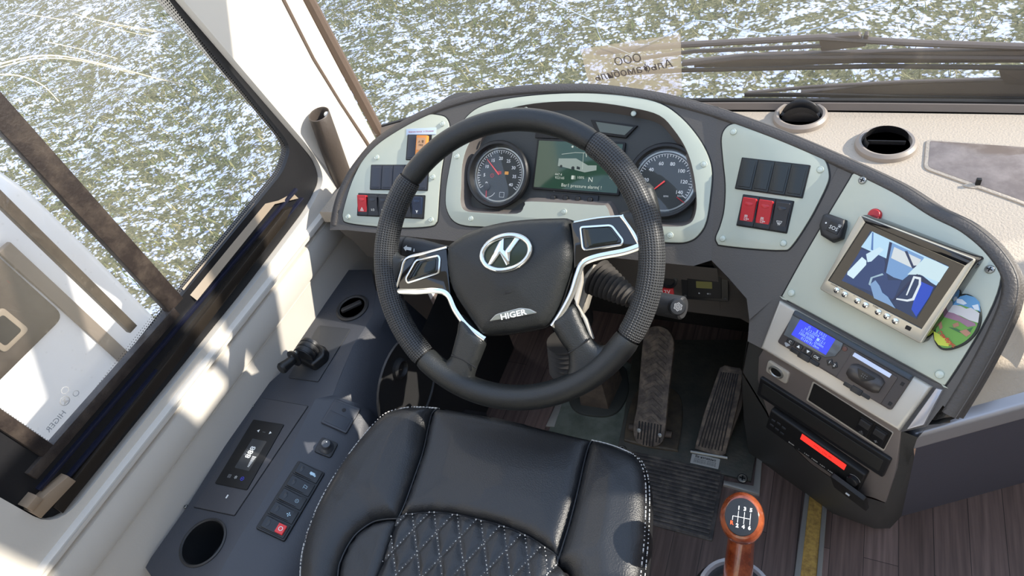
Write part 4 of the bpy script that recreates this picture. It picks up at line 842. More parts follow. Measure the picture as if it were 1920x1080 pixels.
t.links.new(uvn.outputs[0], vo.inputs['Vector']); t.links.new(vo.outputs['Distance'], rp.inputs[0]); t.links.new(rp.outputs[0], bp.inputs['Height']); t.links.new(bp.outputs[0], b.inputs['Normal'])
mxp = t.nodes.new('ShaderNodeMix'); mxp.data_type = 'RGBA'; mxp.inputs[6].default_value = lin((14, 14, 15)); mxp.inputs[7].default_value = lin((58, 59, 60)); t.links.new(rp.outputs[0], mxp.inputs[0]); t.links.new(mxp.outputs[2], b.inputs['Base Color'])
def arc(a0, a1, rt, m, name, k=22, mod=None):
    if a1 < a0: a1 += 360
    n = max(6, int((a1-a0)/2)); R = []
    for i in range(n+1):
        a = math.radians(a0+(a1-a0)*i/n); e_ = min(i, n-i); f = 1 if e_ > 0 else .93
        g = (mod(math.degrees(a) % 360) if mod else 1)
        c, s2 = math.cos(a), math.sin(a)
        R.append([PW.w((RC+rt*f*g*math.cos(j*2*math.pi/k))*c, (RC+rt*f*g*math.cos(j*2*math.pi/k))*s2, rt*f*1.05*math.sin(j*2*math.pi/k)) for j in range(k+1)])
    mb = MB(); mb.rows([list(x) for x in zip(*R)], False)
    o = mesh(name, mb, m, SW, ang=70)
    uvl = o.data.uv_layers.new(name='UV'); off = base(SW)
    for li, l in enumerate(o.data.loops):
        p = o.data.vertices[l.vertex_index].co+off-PW.o; x, y, h = p.dot(PW.u), p.dot(PW.v), p.dot(PW.n)
        a = math.atan2(y, x); a = a+2*math.pi if a < 0 and a0 < 180 and a1 > 180 else a
        uvl.data[li].uv = (a*RC/.0037, math.atan2(h, math.hypot(x, y)-RC)*RT/.0037)
    return o
aTR, aBR, aBL, aTL = ang((1120, 252)), ang((1190, 640)), ang((778, 690)), ang((781, 345))
print('seams', aTR, aBR, aBL, aTL)
arc(0, 359.99, RT*.9, void_m, 'rim_core', 12)
gp = lambda a: 1.0
arc(aTR+.4, aTL-.4, RT*1.0, wleather_m, 'rim_leather_top')
arc(aTL+.4, aBL-.4, RT*1.1, perf_m, 'rim_grip')
arc(aBL+.4, aBR-.4, RT*1.12, wleather_m, 'rim_leather_bottom')
arc(aBR+.4, aTR+360-.4, RT*1.1, perf_m, 'rim_grip')
def puff(mb, pl, P, Hh, Rr, step, mid=0, both=True):
    hf = lambda d, x, y: mid+Hh*math.sqrt(max(0, 1-(1-min(d/Rr, 1))**2))
    mb.pillow(pl, P, hf, step)
    if both: mb.pillow(Pl(pl.o, -pl.n, pl.u), [(x, -y) for x, y in P], lambda d, x, y: -mid+Hh*math.sqrt(max(0, 1-(1-min(d/Rr, 1))**2)), step)
# lower spokes (leather), flaring into the rim
def spoke(pxs, Hh=.013, m=wleather_m, name='spoke', mid=-.002):
    mb = MB(); puff(mb, PW, PW.pts(cat(pxs, 3)), Hh, .016, .004, mid); return mesh(name, mb, m, SW, ang=75)
spoke([(866, 590), (900, 622), (912, 640), (903, 668), (894, 690), (890, 708), (900, 722), (922, 728), (905, 745), (860, 738), (815, 715), (800, 690), (826, 680), (842, 672), (848, 655), (856, 625)])
spoke([(1032, 604), (1052, 585), (1076, 569), (1092, 600), (1108, 632), (1126, 648), (1150, 640), (1172, 625), (1170, 655), (1130, 690), (1090, 715), (1050, 725), (1040, 715), (1062, 700), (1066, 680), (1064, 660), (1050, 640)])
spoke([(1160, 404), (1180, 392), (1193, 370), (1203, 345), (1225, 350), (1240, 410), (1240, 470), (1222, 520), (1214, 490), (1206, 470), (1199, 459)], .012)
spoke([(762, 488), (750, 478), (738, 462), (728, 450), (715, 470), (708, 520), (716, 560), (726, 575), (732, 556), (742, 546)], .012)
for i, L in enumerate([[(846, 666), (868, 674), (893, 690)], [(1066, 662), (1088, 648), (1109, 632)]]): mb = MB(); mb.tube([PW.hit(p, .0105) for p in L], .0012, 6); mesh('spoke_seam', mb, void_m, SW)
# gloss arms with chrome edge and button pads
def arm(P, pad, inner, ch, name):
    mb = MB(); mb.slab(PW, PW.pts(P, .004), -.022, .006, .003); o = mesh(name, mb, gloss_m, SW)
    mb = MB(); a = ccw(fil(PW.pts(pad, .006), .006)); b2 = inset(a, .003); mb.slab(PW, a, .004, .0095, .0015, [b2]); mesh('pad_trim', mb, chrome_m, o)
    mb = MB(); mb.slab(PW, inset(a, .0028), .003, .0065, .001); mesh('pad_face', mb, gloss_m, o)
    c2 = ccw(fil(PW.pts(inner, .007), .003)); mb = MB(); mb.slab(PW, c2, .006, .0082, .001); mesh('button_pad', mb, mat('pad_black', (24, 32, 30), .1), o)
    return o
arm([(1070, 417), (1110, 409), (1164, 404), (1175, 420), (1200, 462), (1140, 478), (1090, 492), (1076, 505), (1073, 450)],
    [(1086, 424), (1148, 420), (1171, 450), (1168, 461), (1098, 472), (1091, 466)], [(1096, 429), (1142, 426), (1160, 449), (1156, 455), (1104, 463)], None, 'spoke_arm')
arm([(838, 463), (765, 483), (757, 492), (741, 546), (790, 546), (830, 545), (846, 556), (841, 500)],
    [(760, 522), (780, 486), (824, 477), (828, 484), (826, 514), (764, 533)], [(772, 520), (788, 492), (818, 485), (816, 509), (778, 524)], None, 'spoke_arm')
def strip(L, name='chrome_trim', w0=.004, h=.006, m=chrome_m):
    mb = MB(); mb.tube([PW.hit(p, h) for p in cat(L, 6, False)], w0, 10, ell=.5, nrm=PW.n); return mesh(name, mb, m, SW)
strip([(742, 547), (780, 547), (815, 545), (838, 552), (853, 582), (876, 612), (909, 636)], w0=.0045)
strip([(1202, 461), (1170, 472), (1120, 482), (1093, 494), (1083, 515), (1072, 550), (1055, 583), (1036, 612)], w0=.005)
strip([(742, 543), (752, 510), (762, 485), (800, 474), (838, 464)], w0=.0022); strip([(1165, 404), (1180, 424), (1200, 459)], w0=.003); strip([(1166, 405), (1120, 409), (1076, 417)], w0=.0015)
mb = MB(); mb.slab(PW, PW.pts([(1092, 497), (1086, 520), (1076, 560), (1090, 590), (1105, 628), (1112, 636), (1100, 600), (1082, 572), (1092, 530)], 0), -.012, .001, .001); mesh('spoke_edge', mb, surround_m, SW)
# hub cover
HUB = [(846, 456), (886, 433), (939, 419), (992, 413), (1045, 411), (1064, 413), (1070, 430), (1075, 455), (1076, 488), (1067, 523), (1052, 569), (1038, 598), (1026, 611), (1009, 617), (957, 626), (914, 629), (902, 625), (890, 608), (869, 577), (848, 541), (839, 498), (839, 470)]
hp = ccw(PW.pts(cat(HUB, 3), .004)); mb = MB()
mb.pillow(PW, hp, lambda d, x, y: .002+.015*math.sqrt(max(0, 1-(1-min(d/.022, 1))**2))+.010*min(1, d/.07)-.003*(1 if y < -.062 else 0)*0, .005, -.045); mesh('airbag_cover', mb, wleather_m, SW, ang=60)
mb = MB(); mb.slab(PW, inset(hp, -.002), -.05, -.002, .004); mesh('hub_base', mb, void_m, SW)
EQ = Pl(PW.hit((949, 474), .026), PW.n, PW.u)
er, er2 = .0375, .0245
mb = MB(); R = []
for i in range(49):
    a = i*2*math.pi/48; c, s2 = math.cos(a), math.sin(a); R.append([EQ.w((er+.0042*math.cos(j*math.pi/6))*c, (er2+.0042*math.cos(j*math.pi/6))*s2, .002+.004*math.sin(j*math.pi/6)) for j in range(13)])
mb.rows([list(x) for x in zip(*R)]); EM = mesh('emblem', mb, chrome_m, SW, ang=75)
mb = MB(); mb.slab(EQ, circ(er, ry=er2, k=40), -.004, .0012, .0005); mesh('emblem_field', mb, mat('emblem_green', (44, 58, 44), .3), EM)
mb = MB(); sc_ = lambda L: [(x/100*er, y/100*er) for x, y in L]
mb.slab(EQ, sc_([(-82, -28), (-64, -34), (-22, 2), (-8, -50), (8, -46), (4, 0), (-4, 14), (8, 58), (-14, 50)]), .0, .0045, .0015)
mb.slab(EQ, sc_([(-4, 0), (8, -40), (20, -4), (72, 40), (88, 24), (76, 46), (50, 48), (2, 10)]), .0, .0045, .0015); mesh('emblem_letter', mb, chrome_m, EM)
hq = Pl(PW.hit((960, 590), .0225), PW.n, PW.u); a0_ = [hq.uv(p) for p in [(918, 602), (932, 590), (975, 576), (995, 580), (1005, 587), (965, 597)]]
mb = MB(); pl8 = fil([hq.uv(p) for p in [(917, 603), (930, 589), (975, 577), (994, 579), (1008, 587)]], .004); mb.slab(hq, pl8, -.004, .0012, .0006); o = mesh('name_badge', mb, steel_m, SW)
mb = MB(); mb.slab(hq, inset(ccw(pl8), .0012), .001, .0015, .0002); mesh('badge_field', mb, mat('badge_grey', (120, 124, 116), .3, .4), o)
txt(Pl(hq.w(*hq.uv((963, 590)), 0), hq.n, hq.u), 'HIGER', 0, 0, .0115, white_m, o, h=.0019, sx_=1.25, bold=.0003)
k = MB(); k.box(Pl(PW.hit((953, 548), .026), PW.n, PW.u), 0, 0, .010, .004, -.001, .0006, .001, .0003); mesh('horn_mark', k, void_m, SW)
# column, shrouds, stalks
COLm = thing('steering_column', 'dark steering column with shroud running down to a rubber boot on the floor', 'steering column', (-.44, .82, 0))
ax = -WN; c0 = PW.o+ax*.045
mb = MB(); mb.tube([c0, c0+ax*.06, c0+ax*.14], [.055, .062, .055], 24, ell=.9); mb.tube([c0+ax*.12, V((-.43, .80, .52)), V((-.43, .81, .40))], [.05, .05, .04], 20); mesh('column_shroud', mb, dark_m, COLm, ang=60)
mb = MB(); mb.tube([V((-.43, .81, .42)), V((-.43, .83, .16))], .022, 16); mesh('column_tube', mb, black_m, COLm)
bt = Pl(PF.hit((1118, 745)), (0, 0, 1), (1, 0, 0)); fl_ = [bt.uv(p) for p in [(1065, 743), (1070, 765), (1084, 778), (1110, 784), (1140, 785), (1160, 776), (1174, 755), (1181, 735), (1175, 690), (1078, 680)]]
mb = MB(); mb.slab(bt, fil(fl_, .02), .004, .012, .003); FLG = mesh('boot_flange', mb, mat('flange_dark', (60, 62, 58), .5), COLm)
mb = MB(); bc = [PF.hit(p) for p in [(1090, 764), (1142, 772), (1168, 716), (1092, 706)]]; tc_ = [PF.hit(p)*.0+V(q_) for p, q_ in zip([0]*0, [])]
cen = sum(bc, V())/4; R = []
for h_, s_, dy in [(0.01, 1.0, 0), (.06, .93, 0), (.11, .80, .0), (.17, .62, 0), (.2, .5, 0), (.2, .3, 0)]: R.append([V(((p.x-cen.x)*s_+cen.x, (p.y-cen.y)*s_+cen.y+dy, h_)) for p in [*bc, bc[0]]])
mb.rows(R, False); mesh('rubber_boot', mb, boot_m, COLm, ang=20)
def bellow(P0, P1, r0, r1, n, name, parent, m=boot_m):
    P0, P1 = V(P0), V(P1); L = []; r = []
    for i in range(n*4+1): L.append(P0.lerp(P1, i/(n*4))); r.append((r0+(r1-r0)*i/(n*4))*(1+.13*math.cos(i*math.pi/2)))
    mb = MB(); mb.tube(L, r, 20); return mesh(name, mb, m, parent, ang=80)
up_ = PW.up(-.075)
bellow(up_.hit((1068, 690), -.16), up_.hit((1060, 640), -.12), .034, .030, 6, 'column_bellows', COLm, mat('bellow_dark', (50, 48, 46), .6))
for p in [(1090, 768), (1135, 776)]: k = MB(); k.lathe(Pl(bt.hit(p, .012), (0, 0, 1)), [(.006, -.001), (.006, .002), (.004, .003), (.0001, .003)], 16); mesh('flange_bolt', k, steel_m, FLG)
LS = thing('indicator_stalk', 'black turn signal stalk with arrow marks left of the column', 'indicator stalk', up_.hit((800, 470)))
mb = MB(); A_, B_ = up_.hit((742, 462), .02), up_.hit((905, 490), -.0); mb.tube([A_, A_.lerp(B_, .1), A_.lerp(B_, .3), A_.lerp(B_, .5), B_], [.018, .0195, .0195, .0165, .013], 20); mesh('stalk_body', mb, dark_m, LS)
mb = MB(); mb.tube([A_.lerp(B_, .1), A_.lerp(B_, .115)], .0199, 20); mesh('grip_ring', mb, void_m, LS)
an = (CAM-A_).normalized(); aq = Pl(A_.lerp(B_, .22)+an*.0199, an, (B_-A_))
shape(aq, [[(-.019, 0), (-.014, .005), (-.014, .0025), (-.006, .0025), (-.006, -.0025), (-.014, -.0025), (-.014, -.005)], [(-.016, 0), (-.0125, .0025), (-.0125, .0012), (-.008, .0012), (-.008, -.0012), (-.0125, -.0012), (-.0125, -.0025)][:0] or circ(.0001, k=3), [(.010, -.001), (.005, .004), (.005, .0015), (-.002, .0015), (-.002, -.0035), (.005, -.0035), (.005, -.006)]], white_m, LS, 'arrow_marks')
txt(aq, 'R', .0125, .006, .006, white_m, LS); txt(aq, 'L', .011, -.008, .006, white_m, LS)
RS = thing('wiper_stalk', 'black wiper stalk with ribbed gaiter right of the column', 'wiper stalk', up_.hit((1180, 560)))
bellow(up_.hit((1120, 520), -.02), up_.hit((1184, 560), 0), .028, .014, 9, 'ribbed_gaiter', RS, mat('gaiter', (66, 63, 60), .5))
A_, B_ = up_.hit((1184, 560), 0), up_.hit((1282, 578), .03); mb = MB(); mb.tube([A_, A_.lerp(B_, .45), A_.lerp(B_, .55), A_.lerp(B_, .97), B_], [.012, .014, .0175, .0175, .015], 20); mesh('stalk_body', mb, dark_m, RS)
an = (CAM-B_).normalized(); kq = Pl(A_.lerp(B_, .88)+an*.0165, (an+V((.3, 0, 0))).normalized(), (B_-A_)); mesh('stalk_button', MB().lathe(kq, [(.0125, -.004), (.0125, .002), (.0105, .004), (.0001, .0045)], 24), black_m, RS); txt(kq, '❄', 0, 0, .013, grey_m, RS, 'washer_symbol', h=.005)
mb = MB(); pj = [up_.hit(p, -.05) for p in [(1112, 496), (1098, 520), (1085, 545), (1076, 570), (1078, 590), (1090, 600), (1098, 560), (1112, 530), (1124, 515)]]; c9 = MB()
c9.slab(Pl(up_.w(0, 0, -.05), up_.n, up_.u), Pl(up_.w(0, 0, -.05), up_.n, up_.u).pts([(1112, 496), (1096, 515), (1082, 545), (1074, 572), (1080, 600), (1094, 580), (1104, 545), (1118, 520)]), -.05, 0, .006); mesh('shroud_lit_edge', c9, surround_m, COLm)  # pale slab paints the sunlit edge of the dark column shroud
mb = MB(); mb.tube([V((-.47, .80, .45)), V((-.48, .78, .30)), V((-.46, .80, .18)), V((-.47, .86, .05)), V((-.47, .95, .0))], .004, 8); tag(mesh('loose_cable', mb, void_m), 'thin black cable hanging in the footwell behind the wheel', 'cable')
# ================================================================== FLOOR ITEMS
FP = thing('pedal_plate', 'grey-green metal floor plate under the pedals with aluminium edging', 'floor plate', PF.hit((1250, 860)))
P_ = [PF.uv(p) for p in [(1056, 742), (1033, 800), (1020, 830), (1160, 860), (1165, 846), (1172, 790), (1195, 690), (1100, 640)]]
mb = MB(); mb.slab(PF, P_, .0, .004, .001); mesh('metal_plate', mb, vinyl_m, FP)
mb = MB(); P_ = [PF.uv(p) for p in [(1170, 786), (1158, 845), (1360, 893), (1408, 905), (1418, 850), (1424, 800), (1420, 640), (1190, 640)]]; mb.slab(PF, P_, .0, .008, .002); o = mesh('rubber_plate', mb, mat('pedal_base_dark', (74, 76, 70), .5, bump=(120, .4), var=(92, 88, 80), vscale=20), FP)
mb = MB(); mb.slab(PF, [PF.uv(p) for p in [(1050, 745), (1060, 742), (1040, 802), (1024, 801)]], .002, .006, .001); mesh('aluminium_edge', mb, alu_m, FP); mb = MB(); mb.slab(PF, [PF.uv(p) for p in [(1357, 904), (1412, 914), (1426, 800), (1434, 800), (1424, 931), (1356, 912)]], 0, .010, .002); mesh('aluminium_edge', mb, alu_m, FP)
for p, r_ in [((1166, 843), .010), ((1392, 897), .010)]: screw(FP, PF.up(.0085), p, r_, True)
for p in [(1388, 912), (1418, 905), (1421, 875)]: mesh('edge_screw', MB().lathe(Pl(PF.hit(p, .010), (0, 0, 1)), [(.004, 0), (.003, .0015), (.0001, .002)], 12), steel_m, FP)
for p in [(1411, 778), (1410, 622), (1325, 706)]: mesh('plate_bolt', MB().lathe(Pl(PF.hit(p, .008), (0, 0, 1)), [(.010, 0), (.010, .003), (.006, .004), (.0001, .004)], 16), dark_m, FP)
q = Q(PF, [(1297, 849), (1350, 861), (1347, 880), (1295, 868)], .0085); k = MB(); k.slab(q, rr(q.W, q.H, .002), 0, .0006, .0001); o = mesh('plate_label', k, paper_m, FP)
txt(q, 'Ва изпавано', 0, q.H*.25, .008, void_m, o, h=.0008, bold=.0002)
for y in (.0, -.16, -.3): txt(q, 'ЗАПРЕЩЕНО ХРАНИТЬ', 0, q.H*y, .0045, void_m, o, h=.0008)
# heel mat, ribbed
HMt = thing('heel_mat', 'black ribbed rubber heel mat on the floor in front of the pedals', 'floor mat', PF.hit((1275, 930)))
q = Q(PF, [(1150, 838), (1357, 888), (1338, 1015), (1120, 960)], .0); k = MB(); k.slab(q, rr(q.W, q.H, .004), 0, .006, .002); o = mesh('mat_base', k, matrub_m, HMt)
k = MB(); nr = 17
for i in range(nr): y = q.H*(-.47+.94*i/(nr-1)); k.slab(q, rr(q.W*.94, q.H*.032, .001, 0, y), .006, .0105, .0012)
mesh('mat_ribs', k, mat('rib_rubber', (84, 81, 79), .45, bump=(200, .4), var=(128, 120, 112), vscale=40), HMt)
# brake treadle
BPn = V((0, -.66, .75)); b0 = PF.hit((1215, 838), .012)
PB = Pl(b0, BPn, (1, .0, 0)); 
BK = thing('brake_pedal', 'long brake treadle with chevron rubber on a round base, left of the accelerator', 'pedal', PF.hit((1222, 838)))
tre = [(1187, 812), (1192, 828), (1207, 837), (1222, 838), (1238, 833), (1246, 815), (1250, 772), (1256, 715), (1263, 656), (1261, 632), (1250, 617), (1233, 611), (1216, 615), (1206, 632), (1200, 690), (1194, 760), (1188, 790)]
tp = ccw(PB.pts(cat(tre, 3), .012)); k = MB(); k.slab(PB, tp, -.004, .010, .003, bot=True); o = mesh('treadle', k, pedal_m, BK)
k = MB(); cx = [PB.uv(p, .012) for p in [(1219, 790), (1236, 620)]]; a_, b_2 = V(cx[0]), V(cx[1]); L_2 = (b_2-a_).length; uu = (b_2-a_).normalized(); pp = V((uu.y, -uu.x))
N_ = 15
for i in range(N_):
    c_ = a_+uu*(L_2*(i+.3)/N_); w_ = .024
    for sg in (-1, 1):
        p0 = c_+uu*.007; p1 = c_+pp*(sg*w_)-uu*.010; d2 = uu*.0016
        k.slab(PB, [tuple(p0-d2), tuple(p1-d2), tuple(p1+d2), tuple(p0+d2)], .0098, .0125, .0008)
mesh('chevron_ribs', k, pedal_m, o)
k = MB()
for i in range(8):
    x = -.026+.0075*i; c_ = a_+pp*x; k.slab(PB, [tuple(c_-uu*.060+pp*-.0015), tuple(c_-uu*.060+pp*.0015), tuple(c_-uu*.004+pp*.0015), tuple(c_-uu*.004-pp*.0015)] if 1 < i < 6 else [tuple(c_-uu*.048+pp*-.0015), tuple(c_-uu*.048+pp*.0015), tuple(c_-uu*.004+pp*.0015), tuple(c_-uu*.004-pp*.0015)], .0098, .0125, .0008)
mesh('heel_ribs', k, rubber_m, o)
for p in [(1198, 807), (1237, 816)]: mesh('pedal_bolt', MB().lathe(Pl(PB.hit(p, .0125), BPn), [(.005, -.001), (.005, .002), (.002, .003), (.0001, .002)], 14), steel_m, o)
k = MB(); k.slab(PF, cat([PF.uv(p) for p in [(1172, 822), (1180, 834), (1262, 850), (1272, 842), (1280, 790), (1278, 755), (1262, 735), (1225, 728), (1195, 740), (1180, 775)]], 4), .006, .016, .003); o = mesh('pedal_base', k, mat('base_brown', (112, 100, 84), .45, .3, var=(80, 76, 70), vscale=20), BK)
for p in [(1179, 822), (1261, 839)]: mesh('base_bolt', MB().lathe(Pl(PF.hit(p, .016), (0, 0, 1)), [(.009, -.001), (.009, .004), (.006, .005), (.0001, .005)], 6), steel_m, o)
k = MB(); k.tube([PF.hit((1180, 800), .026), PF.hit((1260, 815), .026)], .009, 14); mesh('hinge_pin', k, boot_m, BK)
# accelerator
a0p = PF.hit((1330, 850), .012); PA = Pl(a0p, (0, -.66, .75), (1, 0, 0))
AC = thing('accelerator_pedal', 'narrow ribbed accelerator pedal, rightmost pedal beside the centre stack', 'pedal', PF.hit((1330, 852)))
ac = [(1302, 842), (1304, 832), (1318, 780), (1332, 738), (1349, 690), (1358, 685), (1388, 690), (1392, 697), (1390, 730), (1376, 790), (1360, 852), (1350, 856)]
k = MB(); ap = ccw(PA.pts(ac, .010)); k.slab(PA, ap, -.004, .008, .003, bot=True); o = mesh('pedal_pad', k, pedal_m, AC)
k = MB(); A2 = [PA.uv(p, .01) for p in [(1304, 842), (1356, 853), (1388, 694), (1352, 690)]]
for i in range(8):
    t_ = .08+.84*i/7; lo_2 = V(A2[0]).lerp(V(A2[1]), t_); hi_2 = V(A2[3]).lerp(V(A2[2]), t_); d2 = V((.0014, 0)); lo_2 = lo_2.lerp(hi_2, .04); hi_2 = lo_2.lerp(hi_2, .95)
    k.slab(PA, [tuple(lo_2-d2), tuple(lo_2+d2), tuple(hi_2+d2), tuple(hi_2-d2)], .0078, .011, .0008)
mesh('pad_ribs', k, rubber_m, o)
k = MB(); k.slab(Pl(PA.w(0, 0, -.02), PA.n, PA.u), Pl(PA.w(0, 0, -.02), PA.n, PA.u).pts([(1360, 845), (1392, 762), (1396, 720), (1380, 700), (1350, 780)]), -.01, .014, .002); mesh('pedal_arm', k, boot_m, AC)
k = MB(); k.tube([PF.hit((1295, 846), .014), PF.hit((1364, 858), .014)], .005, 10); mesh('hinge_pin', k, steel_m, AC)
# step edge
SE = thing('step_edge', 'yellow safety strip between two aluminium rails along the aisle step', 'step edge', PF.hit((1520, 1000)))
rl = [PF.uv(p) for p in [(1509, 925), (1518, 925), (1500, 1085), (1488, 1085)]]; rr2 = [PF.uv(p) for p in [(1541, 950), (1550, 955), (1540, 1085), (1530, 1085)]]
ext_ = lambda a, b: (b[0]+(b[0]-a[0])*3, b[1]+(b[1]-a[1])*3)
rl[2:] = [ext_(rl[1], rl[2]), ext_(rl[0], rl[3])]; rr2[2:] = [ext_(rr2[1], rr2[2]), ext_(rr2[0], rr2[3])]
k = MB(); k.slab(PF, rl, 0, .010, .002); mesh('left_rail'.replace('left_', 'edge_'), k, alu_m, SE); k = MB(); k.slab(PF, rr2, 0, .010, .002); mesh('edge_rail', k, alu_m, SE); k = MB(); k.slab(PF, [rl[1], rr2[0], rr2[3], rl[2]], 0, .006, .001); mesh('yellow_insert', k, yellow_m, SE)
# gear lever
GL = thing('gear_lever', 'gear lever with glossy wood-look knob and shift pattern', 'gear lever', PF.hit((1385, 1085)))
kc = CAM+ray((1391, 970))*.80; foot = PF.hit((1383, 1090), 0); foot = V((-.05, .36, .40)); foot = CAM+ray((1382, 1092))*.86
k = MB(); ad = (kc-foot).normalized(); wood_m = mat('wood_knob', (104, 44, 22), .15, coat=.8, var=(160, 84, 48), vscale=30)
kn = Pl(kc+V((0, 0, .006)), (V((0, -.25, 1))).normalized(), (1, .05, 0))
R = []; prof_ = [(.012, -.055), (.014, -.045), (.018, -.034), (.0235, -.024), (.0262, -.012), (.0265, -.002), (.0245, .008), (.020, .0135), (.019, .0142)]
k.lathe(Pl(kc, kn.n, kn.u), prof_, 40, ry=1.18); KN = mesh('knob', k, wood_m, GL, ang=80)
kt = Pl(Pl(kc, kn.n, kn.u).w(0, -.002, .0145), kn.n, kn.u); k = MB(); k.slab(kt, circ(.0195, k=36, ry=.0225), -.002, .0012, .0008); o = mesh('knob_cap', k, black_m, KN)
gs = bar(-.010, -.001, .010, -.001, .0007)+bar(-.004, .006, -.004, -.008, .0007)+bar(.003, .006, .003, -.008, .0007)+bar(.010, .006, .010, -.008, .0007)+bar(-.010, -.001, -.010, -.006, .0007); shape(kt, gs, white_m, o, 'shift_lines', .0016)
for t_, x, y in [('1', -.004, .0095), ('3', .003, .0095), ('5', .010, .0095), ('2', -.004, -.0115), ('4', .003, -.0115), ('6', .010, -.0115)]: txt(kt, t_, x, y, .0062, white_m, o, h=.0017, bold=.0003)
txt(kt, 'R', -.0105, -.0095, .0062, mat('orange_print', (220, 90, 40), .5), o, h=.0017, bold=.0003)
k = MB(); k.tube([kc-kn.n*.05, kc-kn.n*.075, foot, foot+V((0, 0, -.2)), V((foot.x, foot.y, .2))], [.013, .0165, .019, .019, .02], 20); mesh('lever_shaft', k, wood_m, GL, ang=70)
gb = Pl((foot.x, foot.y-.01, foot.z-.025), (0, 0, 1), (1, 0, 0)); mesh('gaiter_ring', MB().lathe(gb, [(.050, 0), (.050, .004), (.045, .006), (.041, .003)], 40, cap=False), trimsilver_m, GL); k = MB(); k.lathe(gb, [(.10, -.38), (.085, -.2), (.06, -.03), (.044, .002), (.028, .012), (.019, .016)], 32); mesh('gaiter', k, leather_m, GL, ang=80)
# ================================================================== SIDE CONSOLE
KZ = .47; PK_ = Z(KZ)
CN = thing('side_console', 'long dark grey driver side console along the left wall', 'side console', (-.9, .4, 0))
ridge = [(700, 510), (712, 560), (708, 610), (694, 642), (640, 710), (624, 741), (592, 748), (560, 812), (528, 883), (490, 945), (454, 1001), (420, 1060), (395, 1110)]
wall_e = [(652, 506), (610, 568), (556, 650), (524, 700), (497, 724), (480, 750), (425, 830), (350, 950), (282, 1046), (272, 1064), (290, 1090), (340, 1130)]
ridge2 = [(696, 505), (705, 545), (700, 590), (662, 648), (640, 700), (624, 741), (592, 748), (560, 812), (528, 883), (490, 945), (454, 1001), (420, 1060), (395, 1110)]
mb = MB(); P_ = PK_.pts(wall_e+ridge2[::-1]); mb.slab(PK_, P_, -.03, 0, .0015); CT = mesh('console_top', mb, console_m, CN)
PS = Pl(PK_.hit((560, 812)), (.42, .0, .907), (0, 1, 0))
PS = Pl(PK_.hit((560, 812)), ((PK_.hit((454, 1001))-PK_.hit((592, 748))).cross(V((-.907, 0, .42)))), (0, 1, 0))
if PS.n.z < 0: PS = Pl(PS.o, -PS.n, PS.u)
so_ = [(624, 741), (592, 748), (560, 812), (528, 883), (490, 945), (454, 1001), (420, 1060), (395, 1110)]; ro_ = [(681, 760), (676, 790), (664, 840), (640, 900), (612, 960), (580, 1030), (560, 1080), (540, 1130)]
A_ = [PK_.hit(p) for p in so_]; B_ = [PS.hit(p) for p in ro_]
mb = MB(); mb.rows([A_, [a.lerp(b2, .5) for a, b2 in zip(A_, B_)], B_, [p+V((.012, 0, -.02)) for p in B_], [V((p.x+.012, p.y, 0)) for p in B_]], True)
fa = PK_.hit((700, 590)); rb_ = B_[0]
mb.rows([[PK_.hit(p) for p in [(705, 545), (700, 590), (662, 648), (624, 741)]], [PK_.hit((717, 560))+V((.02, .03, -.01)), PS.hit((712, 620)), PS.hit((697, 660)), PS.hit((681, 760))], [V((PK_.hit((717, 560)).x+.03, .9, 0)), V((-.70, .70, 0)), V((-.70, .60, 0)), V((PS.hit((681, 760)).x+.02, .44, 0))]], True)
mb.rows([[PK_.hit(p)+V((0, 0, -.001)) for p in wall_e[9:]], [PK_.hit(p)+V((0, -.0, -.47)) for p in wall_e[9:]]]); mesh('console_skirt', mb, console_m, CN, ang=50)
# footwell side lining with round bin
mb = MB(); mb.rows([[V((-.74, .98, .0)), V((-.735, .75, 0)), V((-.735, .40, 0))], [V((-.74, .98, .50)), V((-.735, .75, .46)), V((-.735, .42, .40))]]); mesh('footwell_side', mb, mat('footwell_dark', (36, 38, 42), .6), CN)
FX = Pl((-.733, .6, .2), (1, 0, 0), (0, 1, 0)); b_ = FX.at((765, 720)); mb = MB(); mb.lathe(b_, [(.11, -.001), (.11, .004), (.106, .004), (.104, 0)], 40); mesh('round_hatch', mb, dark_m, CN)
b_ = FX.at((747, 690)); mesh('hatch_knob', MB().lathe(b_, [(.022, 0), (.022, .008), (.017, .012), (.014, .004)], 28), dark_m, CN)
def oncon(name, label, c, p, pl=PK_): return thing(name, label, c, pl.hit(p))
RV = oncon('round_vent', 'round black air vent at the front end of the side console', 'air vent', (660, 578))
b_ = PK_.at((661, 578)); mesh('vent_bezel', MB().lathe(b_, [(.039, -.001), (.039, .003), (.034, .0045), (.031, .003)], 40), dark_m, RV); mesh('vent_disc', MB().slab(b_, circ(.031, k=36), -.001, .003, .001), console_m, RV)
k = MB(); w8 = b_.rot(45); k.slab(w8, rr(.050, .010, .004), .003, .009, .002); k.slab(w8, rr(.046, .003, .001, 0, .011), .002, .0035, .0002); mesh('vent_vane', k, dark_m, RV)
HB = oncon('hand_brake_valve', 'black hand brake lever with round knob on the front of the side console', 'brake lever', (590, 665))
P_ = PK_.pts([(600, 611), (658, 618), (597, 717), (541, 709)]); k = MB(); k.slab(PK_, fil(P_, .003), -.0, .003, .001); mesh('base_plate', k, mat('plate_dark', (50, 52, 56), .5), HB)
dc = PK_.hit((590, 675)); 
k = MB(); k.slab(Pl(dc, (0, 0, 1), (1, -.2, 0)), fil([(-.030, -.020), (.028, -.022), (.036, .010), (.020, .030), (-.024, .026)], .008), .003, .024, .006, seg=3); mesh('valve_body', k, black_m, HB, ang=60)
